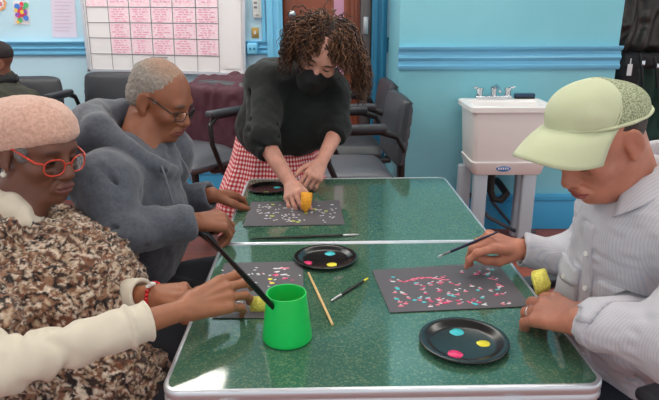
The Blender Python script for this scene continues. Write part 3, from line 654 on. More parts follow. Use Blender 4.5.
def face_color(f, V, base, lip, brow=None, lash=(.02, .015, .012), lids=None):
    """skin colours: lips, brows, lash line, darker lids, mouth crease shade painted in"""
    L = f.loc(V); c = np.tile(np.array(base, float), (len(V), 1))
    def mixin(w, col): nonlocal c; w = np.clip(w, 0, 1)[:, None]; c = c*(1-w)+np.array(col)*w
    x, y, z = np.abs(L[:, 0]), L[:, 1], L[:, 2]
    if lip is not None: q = ((x/.0255)**2+((z+.0675)/.0135)**2); mixin((1.15-q)*4*(y > .075), lip); mixin((1-(x/.024)**2-((z+.0670)/.0022)**2)*1.5*(y > .08), np.array(lip)*.35)  # second mix darkens the lip parting with painted shade
    mixin((1.1-((x-.0315)/.0145)**2-((z+.0015)/.0068)**2)*2*(y > .07), np.array(base)*.55); mixin((1.1-((x-.0315)/.0135)**2-((z+.0035)/.0042)**2)*3*(y > .07), lash)
    if brow is not None: mixin((1-((x-.032)/.021)**2-((z-.0265+(x-.032)**2*12)/.0055)**2)*2.5*(y > .06)*.8, brow)
    return c
def hand(s, W, fwd, back, side, curls, thumb, sc=1.0, spread=(.10, .02, -.06, -.14), rf=1.0, k=.008):
    """side +1 right hand, -1 left hand; curls: per finger (mcp, pip, dip) in degrees; thumb: 3 local directions (fwd, toward thumb, palmward)"""
    f = nrm(fwd); n = np.array(back, float); n = nrm(n-f*(n@f)); t = np.cross(n, f)*side; W = np.array(W, float); out = dict(tips=[], mcp=[], nails=[], chains=[])
    L = lambda a, b, c: W+(f*a+t*b+n*c)*sc
    mc = [L(.088, .028, 0), L(.092, .008, .003), L(.087, -.012, .001), L(.078, -.030, -.003)]
    segs = [(.043, .026, .022), (.047, .030, .023), (.043, .028, .023), (.034, .021, .020)]; rad = [.0092, .0094, .0088, .0078]
    for i in range(4):
        s.cone(L(.006, (.012, .005, -.004, -.012)[i], 0), mc[i], .0155*sc, .0118*sc, k); s.ell(mc[i]+n*.001, .0108*sc, None, .006)
    s.cone(L(.02, -.008, -.006), L(.07, -.02, -.008), .014*sc, .011*sc, k)
    for i in range(4):
        p = mc[i]; a = 0; ch = [p]
        for j in range(3):
            a += math.radians(curls[i][j]); d = f*math.cos(a)*math.cos(spread[i])+t*math.sin(spread[i])*max(.25, math.cos(a))-n*math.sin(a); d = nrm(d); p = p+d*segs[i][j]*sc; ch.append(p)
        r = rad[i]*rf*sc
        s.path(ch, [r*1.08, r*1.0, r*.92, r*.78], .004); s.ell(ch[1], r*1.07, None, .003)
        out['tips'].append(ch[-1]); out['mcp'].append(mc[i]); out['chains'].append(ch)
        nn = nrm(np.cross(np.cross(d, n if abs(d@n) < .95 else f), d)); nn = nn if nn@n > 0 or a > 1.6 else nn
        up_ = -nrm(np.cross(t, d)) if side*1 > 0 else nrm(np.cross(t, d)); up_ = up_ if up_@(n*math.cos(a)+f*math.sin(a)) > 0 else -up_
        out['nails'].append((ch[-1]+up_*r*.75-d*.002, r*.72))
    b = L(.018, .020, -.008); ch = [b]; p = b
    for j, (a1, a2, a3) in enumerate(thumb): d = nrm(f*a1+t*a2-n*a3); p = p+d*(.044, .033, .027)[j]*sc; ch.append(p)
    s.path(ch, [.0165*sc, .0125*sc*rf, .0108*sc*rf, .0088*sc*rf], .008); out['thumb'] = ch; out['f'], out['n'], out['t'] = f, n, t
    return out
def cuffring(s, a, b, r, k=.004, flat=None, fs=1): s.cone(a, b, r, r, k, capa=True, capb=True, flat=flat, fs=fs); return s
def skinmat(name, rough=.45, scale=30): m = mat(name, (200, 150, 130), rough, attr=True, scale=scale, bump=.25, bscale=500, lo=.25, hi=.75); b = m.node_tree.nodes['Principled BSDF']; b.inputs['Subsurface Weight'].default_value = .06; b.inputs['Subsurface Radius'].default_value = (.01, .004, .002); return m
def eyeballs(f, parent, iris=(60, 35, 20)):
    w = mat('eye white', (215, 205, 195), .2); ir = mat('dark iris', iris, .15)
    for x in (-1, 1):
        c = f(x*.0315, .0715, .0); d = f.d(x*.05, 1, -.25); b = MB(); b.cur = 0; b.ball((0, 0, 0), .0128*f.s, 16, 12); b.cur = 1; b.ball(nrm(d)*.0100*f.s, .0048*f.s, 10, 8)
        o = b.build('eye', [w, ir], parent); o.location = Vector(c)-parent.location
def build_glasses(f, parent, m, lens_w=.024, lens_h=.019, r=.0016, drop=-.006, fy=.104, ear=(.0805, -.012, .020), gap=.034, half=False, p=3.0):
    """spectacles in the head frame: frame > lenses, temple arms"""
    L = lambda x, y, z: Vector(f(x, y, z)); PI_ = lambda x: fy-x*x*3.2
    b = MB()
    for x in (-1, 1):
        pts = []
        for k in range(24):
            a = 2*PI*k/24; ca, sa = math.cos(a), math.sin(a); q = (abs(ca)**p+abs(sa)**p)**(-1/p)
            pts.append(L(x*gap+lens_w*ca*q, PI_(x*gap+lens_w*ca*q), drop+lens_h*sa*q))
        if half: b.tube([pts[i] for i in range(-1, 14)], r)
        else: b.tube(pts, r, closed=True)
    b.tube([L(-gap+lens_w-.001, fy-.001, drop+.005), L(0, fy+.003, drop+.008), L(gap-lens_w+.001, fy-.001, drop+.005)], r)
    g = b.build('eyeglasses', m, parent); g.matrix_parent_inverse = Matrix.Translation(-parent.location)
    for x in (-1, 1):
        b = MB(); xx = gap+lens_w; b.tube([L(x*xx, PI_(xx), drop+lens_h*.55), L(x*(xx+.012), fy-.025, drop+lens_h*.6), L(x*ear[0], .02, ear[2]), L(x*ear[0], ear[1], ear[2]), L(x*ear[0]*.98, ear[1]-.022, ear[2]-.02)], [r*1.3, r*1.5, r*1.3, r, r], 8); b.build('temple_arm', m, g)
    for x in (-1, 1):
        b = MB(); n = 24; V = [L(x*gap, PI_(gap), drop)]
        for k in range(n):
            a = 2*PI*k/n; ca, sa = math.cos(a), math.sin(a); q = (abs(ca)**p+abs(sa)**p)**(-1/p); V.append(L(x*gap+(lens_w-.0005)*ca*q, PI_(x*gap+lens_w*ca*q), drop+(lens_h-.0005)*sa*q))
        V2 = [v-Vector(f.d(0, .0012, 0)) for v in V]; n1 = len(V); b.add(V+V2, [(0, 1+k, 1+(k+1) % n) for k in range(n)]+[(n1, n1+1+(k+1) % n, n1+1+k) for k in range(n)]+[(1+k, n1+1+k, n1+1+(k+1) % n, 1+(k+1) % n) for k in range(n)], True)
        if 'lens' not in M: M['lens'] = glassmat()
        b.build('lens', M['lens'], g)
    return g
def glassmat():
    m = bpy.data.materials.new('spectacle glass'); m.use_nodes = True; nt = m.node_tree; nt.nodes.clear(); o = nt.nodes.new('ShaderNodeOutputMaterial'); mx = nt.nodes.new('ShaderNodeMixShader'); t_ = nt.nodes.new('ShaderNodeBsdfTransparent'); g = nt.nodes.new('ShaderNodeBsdfGlossy'); fr_ = nt.nodes.new('ShaderNodeFresnel'); fr_.inputs[0].default_value = 1.18
    g.inputs['Roughness'].default_value = .03; t_.inputs[0].default_value = (.93, .95, .96, 1); nt.links.new(fr_.outputs[0], mx.inputs[0]); nt.links.new(t_.outputs[0], mx.inputs[1]); nt.links.new(g.outputs[0], mx.inputs[2]); nt.links.new(mx.outputs[0], o.inputs[0]); return m
# ------------------------------------------------------------------ people
M['skin'] = skinmat('skin'); M['denim'] = mat('dark trousers', (34, 36, 44), .8, bump=.4, bscale=400)
def V3(*a): return np.array(a, float)
def person(loc, label): return empty('person', loc, label=label, cat='person')
def cols(c): return np.array(lin(c))
def skin_col(base, heads=None, hands_=(), nail=None, pal=.0):
    base = cols(base)
    def f(V, N_):
        c = np.tile(base, (len(V), 1))
        if heads: c = heads(V)
        for h in hands_:
            for p, r in h['nails']:
                d = np.linalg.norm(V-p, axis=1); w = np.clip((r-d)/r*3, 0, 1)[:, None]; c = c*(1-w)+np.array(nail)*w
        n = vnoise(V, .02, 5)*.05+vnoise(V, .006, 9)*.03
        return c*(1+n)[:, None]
    return f
def trousers(P, hips, kneeA, kneeB, footA, footB, m, r=.085, parent=None, hr=.15):
    s = SDF(.010); s.cone(hips+V3(0, .0, 0), (hips+(kneeA+kneeB)/2*0+V3(0, 0, .06)), hr*.85, hr*.8, .05)
    for k, ft in ((kneeA, footA), (kneeB, footB)): s.path([hips*.7+((k-hips)*.15+hips)*.3, k, ft], [r*1.05, r*.75, r*.55], .05)
    return sdf_obj('trousers', s, m, P, disp=lambda V, N_: vnoise(V, .05, 3)*.004)
def shoes(P, feet, d, m):
    for ft in feet:
        s = SDF(.008); a = ft+V3(0, 0, -ft[2]+.045); b = a+nrm(V3(d[0], d[1], 0))*.17+V3(0, 0, -.008); s.cone(a, b, .042, .034, .02); s.plane((0, 0, .004), (0, 0, -1), np.minimum(a, b)-.06, np.maximum(a, b)+.06); sdf_obj('shoe', s, m, P)
# ============ B: grey-haired man in a hoodie
def man_hoodie():
    P = person((-.60, 1.66, 0), 'grey-haired person in glasses and grey hooded sweatshirt, seated left, looking down')
    f = frame(D(161, 100, 1.74), (.87, -.28, -.40), (0, 0, 1), .90)
    neck = V3(-.545, 1.68, 1.05); s = SDF(.0030); head(s, f, nose=1.25, lips=1.1, jaw=1.05, old=1)
    s.cone(f(0, -.035, -.045), neck+V3(-.01, 0, -.06), .052, .056, .02); s.cone(f(0, -.01, -.075), neck+V3(.02, 0, -.06), .028, .035, .02)
    pelv = V3(-.66, 1.68, .52); shA = V3(-.585, 1.48, .955); shB = V3(-.51, 1.85, .955)
    elA, wrA = D(122, 232, 1.52), D(193, 222, 1.60); elB, wrB = D(160, 205, 1.98), D(212, 195, 1.93)
    s.cone(pelv, (pelv+neck)/2, .12, .13, .03); s.cone((pelv+neck)/2, neck+V3(-.01, 0, -.15), .11, .08, .03)
    s.cone(shA, elA, .045, .04, .03); s.cone(elA, wrA, .038, .026, .01); s.cone(shB, elB, .045, .04, .03); s.cone(elB, wrB, .038, .026, .01)
    hA = hand(s, wrA, D(222, 220, 1.66)-wrA, (-.1, -.5, .85), 1, [(35, 55, 40), (40, 55, 40), (45, 55, 40), (45, 50, 40)], [(.8, .5, .4), (.9, .1, .3), (.9, -.1, .2)], 1.04, rf=1.1)
    hB = hand(s, wrB, Z(243, 193, .775)-wrB, (0, -.15, 1), -1, [(18, 25, 15), (15, 28, 15), (15, 28, 18), (18, 28, 18)], [(.55, .75, .25), (.75, .55, .25), (.85, .4, .2)], .98, rf=1.08, spread=(.16, .04, -.08, -.2))
    base = (148, 92, 66)
    hc = lambda V: face_color(f, V, cols(base), cols((128, 68, 62)), cols((110, 96, 86)))
    body = sdf_obj('body', s, M['skin'], P, colf=skin_col((158, 98, 72), hc, (hA, hB), cols((190, 140, 115))))
    # hair: close cropped grey curls
    h = SDF(.0032); E = lambda c, r, k=.01, op='u': h.ell(f(*c), np.array(r)*f.s, f.R, k, op)
    E((0, -.022, .046), (.079, .096, .084), .02); E((0, -.055, -.005), (.070, .062, .060), .02)
    h.cone(f(-.070, .018, .01), f(-.068, .012, -.022), .010, .006, .01); h.cone(f(.070, .018, .01), f(.068, .012, -.022), .010, .006, .01)
    nlo, nhi = f.o-.25, f.o+.25
    h.plane(f(0, .064, .085), f.d(0, 1, .10), nlo, nhi, .006)      # hairline
    h.plane(f(0, .034, .02), f.d(0, 1, -.75), nlo, nhi, .006)
    h.plane(f(0, 0, -.048), f.d(0, .15, -1), nlo, nhi, .006)
    for x in (-1, 1): E((x*.088, -.004, -.008), (.026, .031, .044), .006, 's'); E((x*.060, .085, .060), (.030, .045, .030), .012, 's')
    def hcol(V, N_):
        L = f.loc(V); t = np.clip((L[:, 2]-.075)/.04+L[:, 1]*4, 0, 1)*.5; n = vnoise(V, .004, 2)*.16; g = cols((158, 150, 142)); k = cols((185, 132, 98)); c = g*(1-t[:, None])+k*t[:, None]; return c*(1+n)[:, None]
    def hd(V, N_):
        L = f.loc(V); thin = np.clip((L[:, 2]-.08)/.05+.2, 0, 1); return -.0035*thin+(vnoise(V, .007, 1)*.0022+vnoise(V, .0035, 4)*.0014)*(1-.6*thin)*np.clip(1-L[:, 1]*12, .25, 1)
    M['greyhair'] = mat('cropped grey hair', (150, 150, 150), .9, attr=True, scale=200, bump=1, bscale=700)
    sdf_obj('hair', h, M['greyhair'], P, hd, hcol)
    eyeballs(f, P)
    build_glasses(f, P, mat('dark spectacle metal', (45, 36, 34), .55, .1), half=False, r=.0014, lens_w=.023, lens_h=.016, gap=.033, p=3.5)
    # hoodie
    c = SDF(.0036); mid = (pelv+neck)/2+V3(.02, 0, .0)
    c.cone(pelv+V3(0, 0, .0), mid, .150, .158, .05, flat=(0, 1, 0), fs=1.15); c.cone(mid, neck+V3(-.02, 0, -.145), .158, .122, .05, flat=(0, 1, 0), fs=1.2)
    c.cone(neck+V3(-.03, -.02, -.065), shA+V3(.01, .03, 0), .058, .076, .05); c.cone(neck+V3(-.02, .02, -.065), shB+V3(.0, -.03, 0), .058, .076, .05)
    c.cone(shA, elA, .080, .062, .035); c.cone(elA, wrA-(wrA-elA)*.04, .064, .043, .02, capb=True)
    c.cone(shB, elB, .080, .062, .035); c.cone(elB, wrB-(wrB-elB)*.04, .062, .043, .02, capb=True)
    for el, wr in ((elA, wrA), (elB, wrB)):
        d = wr-el; c.cone(wr-d*.22, wr-d*.20, .049, .049, .008, capa=False); cuffring(c, wr-d*.19, wr-d*.02, .0395, .006)
        c.cone(wr-d*.0, wr+d*.05, .032, .032, .003, 's', capa=False)
    # hood: soft roll round the neck, folded at the back
    ring = [neck+V3(*v) for v in ((.095, -.01, -.115), (.075, -.07, -.085), (.0, -.10, -.035), (-.075, -.085, .025), (-.125, -.02, .04), (-.125, .05, .04), (-.07, .10, .04), (.0, .11, .0), (.075, .06, -.085), (.095, .01, -.115))]
    c.path(ring, [.022, .030, .036, .042, .046, .046, .042, .036, .030, .022], .02)
    c.ell(neck+V3(-.13, -.02, .0), (.065, .11, .06), None, .03)
    for a, b_, r in ((ring[1]+V3(.02, -.02, -.01), ring[4]+V3(-.03, -.05, .0), .005), (ring[2]+V3(0, -.035, -.005), ring[4]+V3(-.045, -.04, -.03), .004)): c.cone(a, b_, r, r, .012, 's')
    c.cone(neck+V3(.12, -.005, -.07), mid+V3(.165, 0, -.02), .004, .004, .008, 's')
    # folds at elbow and armpit
    for t0, off in ():
        q = shA+(elA-shA)*t0; c.cone(q+V3(.06, -.055, .0+off), q+V3(.055, .03, .03+off), .003, .002, .012, 's')
    c.cone(shA+V3(.085, -.03, -.05), shA+V3(.03, -.06, .06), .005, .003, .016, 's')
    c.cone(elA+V3(.0, -.055, .03), elA+(wrA-elA)*.5+V3(0, -.045, .015), .005, .003, .014, 's'); c.cone(elA+V3(-.02, -.062, -.01), elA+(wrA-elA)*.4+V3(0, -.055, -.02), .002, .002, .014, 's')
    M['hoodie'] = mat('grey sweatshirt fleece', (76, 81, 92), .9, col2=(88, 93, 104), scale=120, bump=.5, bscale=500, sheen=.3)
    def cd(V, N_): 
        w = vnoise(V*np.array([1.3, 1, .6]), .045, 7)*.0065+vnoise(V, .022, 8)*.0022; L = np.linalg.norm(V-neck, axis=1); return w
    hood = sdf_obj('hoodie', c, M['hoodie'], P, cd, smooth=2)
    b = MB(); a0 = ring[1]+V3(.015, -.030, .012); b.tube([a0, a0+V3(.012, -.012, -.03), a0+V3(.02, -.010, -.075), a0+V3(.024, -.006, -.105)], [.0028, .0026, .0026, .0034]); b.build('drawstring', mat('grey cord', (120, 124, 132), .8), hood); b = MB(); a0 = ring[8]+V3(.03, -.01, .0); b.tube([a0, a0+V3(.02, -.01, -.03), a0+V3(.03, -.010, -.07)], .0026); o = b.build('drawstring', mat('grey cord', (120, 124, 132), .8), hood)
    hips = pelv; trousers(P, hips, V3(-.22, 1.56, .56), V3(-.20, 1.85, .56), V3(-.18, 1.56, .10), V3(-.16, 1.86, .10), M['denim']); shoes(P, (V3(-.18, 1.56, .1), V3(-.16, 1.86, .1)), (1, 0), M['black'])
    return P
# ============ A: person in a beret
def woman_beret():
    P = person((-.74, 1.22, 0), 'person in pink beret and red glasses with brown knitted wrap, seated left foreground')
    f = frame(D(37, 150, 1.38), (.87, -.42, -.20), (0.02, .03, 1), .95)
    neck = V3(-.745, 1.28, .925); s = SDF(.0028); head(s, f, nose=1.3, lips=1.15, jaw=.98, old=1.3, cheek=1.02)
    s.cone(f(0, -.025, -.05), neck+V3(0, 0, -.04), .050, .056, .03); s.cone(f(0, .015, -.085), neck+V3(.03, 0, -.03), .03, .05, .03)
    pelv = V3(-.76, 1.24, .50); shA = V3(-.74, 1.06, .83); shB = V3(-.66, 1.42, .83)
    elA, wrA = D(-8, 370, .99), D(186, 309, 1.175); elB, wrB = D(88, 305, 1.42), D(152, 294, 1.33)
    s.cone(pelv, neck+V3(0, 0, -.12), .11, .11, .03); s.cone(shA, elA, .04, .035, .03); s.path([elA, (elA*.45+wrA*.55), wrA], [.026, .026, .0205], .01)
    s.cone(shB, elB, .04, .035, .03); s.cone(elB, wrB, .034, .021, .01)
    tip = Z(258, 297, .79)
    hA = hand(s, wrA, tip-wrA+V3(0, 0, .040), (-.25, -.80, .55), 1, [(12, 28, 16), (16, 30, 18), (22, 32, 20), (28, 36, 22)], [(.80, .35, .55), (.9, .05, .25), (.95, -.05, .12)], 1.04, rf=1.0)
    hB = hand(s, wrB, D(182, 296, 1.30)-wrB, (-.1, -.45, .9), -1, [(55, 70, 40), (58, 70, 40), (60, 70, 40), (60, 68, 40)], [(.75, .4, .5), (.8, -.2, .4), (.8, -.3, .3)], .9, rf=.98)
    # tendons on the back of the painting hand
    for i in range(3): s.cone(wrA+(hA['mcp'][i]-wrA)*.15+hA['n']*.0125, hA['mcp'][i]+hA['n']*.0095, .0022, .0035, .005)
    base = (112, 70, 54)
    hc = lambda V: face_color(f, V, cols(base), cols((122, 72, 66)), cols((84, 60, 52)))
    def colf(V, N_):
        c = skin_col((118, 72, 54), hc, (hA, hB), cols((190, 130, 110)))(V, N_); far = np.linalg.norm(V-f.o, axis=1) > .2
        c[far] = c[far]*np.array(cols((162, 104, 74))/cols(base)); return c  # skin away from the head tinted lighter: brighter light on hands put in colour
    sdf_obj('body', s, M['skin'], P, colf=colf); eyeballs(f, P)
    # short grey hair under the beret
    h = SDF(.0032); h.ell(f(0, -.03, .0), np.array((.079, .088, .070))*f.s, f.R, .01)
    for x in (-1, 1): h.ell(f(x*.063, .022, .012), np.array((.018, .028, .026))*f.s, f.R, .012); h.ell(f(x*.084, -.006, -.010), np.array((.03, .026, .036))*f.s, f.R, .006, 's')
    h.plane(f(0, .048, 0), f.d(0, 1, 0), f.o-.2, f.o+.2); h.plane(f(0, 0, -.05), f.d(0, 0, -1), f.o-.2, f.o+.2)
    if 'greyhair' not in M: M['greyhair'] = mat('cropped grey hair', (150, 150, 150), .9, attr=True, scale=200, bump=1, bscale=700)
    sdf_obj('hair', h, M['greyhair'], P, lambda V, N_: vnoise(V, .006, 1)*.0025, lambda V, N_: cols((118, 112, 110))*(1+vnoise(V, .004, 2)*.3)[:, None])
    # beret
    h = SDF(.0036); E = lambda c_, r, k=.01, op='u': h.ell(f(*c_), np.array(r)*f.s, f.R, k, op)
    RB = np.array([[1, 0, 0], [0, .95, .31], [0, -.31, .95]]); h.ell(f(0, -.030, .046), np.array((.096, .122, .079))*f.s, RB@f.R, .02); E((0, -.015, .050), (.082, .102, .050), .03); E((0, -.10, .035), (.088, .07, .055), .03)
    h.plane(f(0, .07, .044), f.d(0, .40, -1), f.o-.25, f.o+.25, .012)
    band = [f(.0815*math.cos(a), -.016+.099*math.sin(a), .048+(-.016+.099*math.sin(a)-.07)*.40) for a in np.linspace(0, 2*PI, 33)]; h.path(band, [.0065]*33, .006)
    M['beret'] = mat('pinkish beige knit', (226, 184, 166), .95, col2=(205, 160, 142), scale=140, bump=1, bscale=420, sheen=.4)
    sdf_obj('beret', h, M['beret'], P, lambda V, N_: vnoise(V, .03, 3)*.003+vnoise(V, .008, 4)*.0008, smooth=2)
    g = build_glasses(f, P, mat('red orange spectacle frame', (205, 62, 42), .3), r=.0017, lens_w=.0245, lens_h=.0195, gap=.0345, drop=-.008, p=2.6)
    b = MB(); q = f(.085, -.006, -.048); b.ball(q, .0065, 12, 8); b.tube([f(.083, -.004, -.034), q], .0012)
    e_ = b.build('earring', mat('pearl', (225, 222, 210), .2), P); e_.matrix_parent_inverse = Matrix.Translation(-P.location)
    # cream top with rolled neck
    c = SDF(.0034); c.cone(neck+V3(.012, 0, .005), neck+V3(.0, 0, -.08), .070, .085, .02); c.ell(f(0, -.02, -.125), (.001, .001, .001), None, .001)
    ringc = [neck+V3(.014+.066*math.cos(a), .062*math.sin(a), .020-.022*math.cos(a)) for a in np.linspace(0, 2*PI, 17)]; c.path(ringc, [.0135]*17, .008)
    c.cone(pelv+V3(.02, 0, 0), neck+V3(0, 0, -.15), .135, .12, .04)
    c.cone(shA, elA, .055, .045, .03); wcA = elA+(wrA-elA)*.78; c.cone(elA, wcA, .043, .0365, .02, capb=True); d = nrm(wcA-elA)
    cuffring(c, wcA-d*.004, wcA+d*.0, .041, .004); cuffring(c, wcA-d*.040, wcA-d*.034, .0435, .006)
    c.cone(wcA-d*.006, wcA+d*.03, .029, .029, .002, 's'); s_ = d
    c.cone(shB, elB, .06, .055, .03); dB = nrm(wrB-elB); wcB = wrB-dB*.025; c.cone(elB, wcB, .055, .040, .02, capb=True); c.cone(wcB-dB*.006, wcB+dB*.03, .030, .030, .002, 's')
    for t, a1, a2 in ():
        q = elA+(wcA-elA)*t; c.cone(q+V3(-.02, -.03, .050), q+V3(.025, -.048, -.03), .002, .002, .010, 's')
    M['cream'] = mat('cream cotton jersey', (218, 210, 192), .9, bump=.4, bscale=600, sheen=.2)
    def cd(V, N_):
        t = (V-elA)@d; w = np.exp(-((t-.09)/.07)**2); g = np.clip((np.linalg.norm(wcA-elA)-.03-t)/.05, .1, 1); return (vnoise(V*np.array([1, 1, .7]), .03, 4)*.004+np.sin(t*95+vnoise(V, .05, 6)*4)*.0055*w)*g
    sdf_obj('sweater', c, M['cream'], P, cd, smooth=2)
    # chunky wrap
    w = SDF(.0045)
    w.cone(pelv+V3(.05, .02, .0), V3(-.665, 1.27, .72), .20, .205, .05, flat=(0, 1, 0), fs=1.1); w.cone(V3(-.665, 1.27, .72), neck+V3(-.01, 0, -.10), .205, .115, .06, flat=(0, 1, 0), fs=1.15)
    w.cone(neck+V3(-.03, 0, -.05), shA+V3(0, -.01, -.03), .075, .10, .05); w.cone(neck+V3(-.02, 0, -.06), shB+V3(-.01, .0, -.05), .070, .10, .05)
    w.cone(shA+V3(0, 0, -.02), elA*.5+shA*.5+V3(-.02, 0, -.0), .10, .10, .05); w.cone(shB+V3(0, 0, -.04), elB+V3(-.02, 0, .0), .10, .085, .05)
    w.cone(V3(-.50, 1.12, .62), V3(-.44, 1.16, .56), .10, .09, .05)
    # neckline opening and crossing edge
    w.cone(neck+V3(.035, .03, .10), neck+V3(.06, .01, -.035), .078, .046, .012, 's')
    lap = [neck+V3(*v) for v in ((-.08, -.10, .06), (-.01, -.115, .055), (.055, -.095, .005), (.12, -.05, -.085), (.17, .02, -.13), (.22, .08, -.20))]; w.path(lap, [.036, .036, .030, .026, .022, .016], .012)
    lap = [neck+V3(*v) for v in ((-.03, .09, .0), (.04, .08, -.03), (.09, .05, -.06), (.12, .0, -.09))]; w.path(lap, [.02, .022, .022, .018], .012)
    # arms come out of openings
    w.cone(elA+V3(.0, -.04, .0), elA+V3(-.05, -.10, -.05), .10, .12, .02, 's')
    P0 = f.o
    def wd_(V, N_):
        # rows of knit bumps running round the body
        a = np.arctan2(V[:, 1]-1.25, V[:, 0]+.72)*.24; z = V[:, 2]*1.0+a*.35; r1 = np.sin(z/.0175*2*PI+vnoise(V, .05, 3)*1.4); r2 = np.sin(a/.016*2*PI+vnoise(V, .04, 5)*1.8+np.floor(z/.0175)*PI)
        return .0052*r1*np.abs(r2)**.6*np.sign(r1+.2)+vnoise(V, .013, 6)*.0085+vnoise(V, .006, 8)*.0030+vnoise(V, .06, 9)*.008
    pal = [cols(q) for q in ((60, 40, 34), (188, 164, 138), (128, 84, 62), (222, 204, 184), (40, 30, 28), (150, 112, 88), (202, 178, 152), (96, 66, 52))]
    def wc(V, N_):
        a = np.arctan2(V[:, 1]-1.25, V[:, 0]+.72)*.24; z = V[:, 2]+a*.35; q = np.stack([a*1.0, z*1.0, V[:, 0]*.3], 1)+np.stack([vnoise(V, .012, 11), vnoise(V, .012, 12), vnoise(V, .012, 13)], 1)*.005
        n = vnoise(q*np.array([.55, 1, 1]), .0125, 21)*.95+vnoise(q, .035, 22)*.35; i = np.clip(((n+1)/2)*9.0-.6, 0, 7.999).astype(int)
        n2 = vnoise(q+5, .010, 31); i = np.where(n2 > .45, (i*3+1) % 8, i); return np.array(pal)[i]*(1+vnoise(V, .003, 41)*.15)[:, None]
    M['knit'] = mat('chunky brown and cream yarn', (150, 120, 100), .95, attr=True, scale=150, bump=1, bscale=350, sheen=.2)
    sdf_obj('knitted_wrap', w, M['knit'], P, wd_, wc, smooth=1)
    # bead bracelet and small white tie
    b = MB(); c0 = wrB+nrm(hB['f'])*.004; u, v = hB['n'], hB['t']
    for k in range(18): a = 2*PI*k/18; b.ball(c0+u*math.cos(a)*.0225+v*math.sin(a)*.0265, .0048, 10, 7)
    o = b.build('bead_bracelet', mat('red beads', (200, 25, 35), .25), P); o.matrix_parent_inverse = Matrix.Translation(-P.location)
    b = MB(); q = c0+u*.027+nrm(hB['f'])*.004; b.tube([q, q+V3(.006, 0, .006), q+V3(.014, 0, .006)], [.003, .0055, .003]); b.tube([q, q+V3(-.002, -.008, .004)], .004); o = b.build('bracelet_tag', M['white'], o); 
    trousers(P, pelv, V3(-.30, 1.12, .54), V3(-.32, 1.40, .54), V3(-.26, 1.12, .10), V3(-.28, 1.40, .10), M['denim']); shoes(P, (V3(-.26, 1.12, .1), V3(-.28, 1.40, .1)), (1, 0), M['black'])
    sp = hA['thumb'][-1]*.5+hA['tips'][0]*.5+nrm(hA['f'])*.012; sp = Z(264, 298, .777); fx = hA['f']
    sponge('sponge', [sp+V3(-.03, -.016, -.018), sp+V3(.010, -.016, -.018), sp+V3(.010, .012, -.018), sp+V3(-.03, .012, -.018)], .018, M['ysponge'], 'small yellow sponge under the fingertips of the person in the beret')
    return P
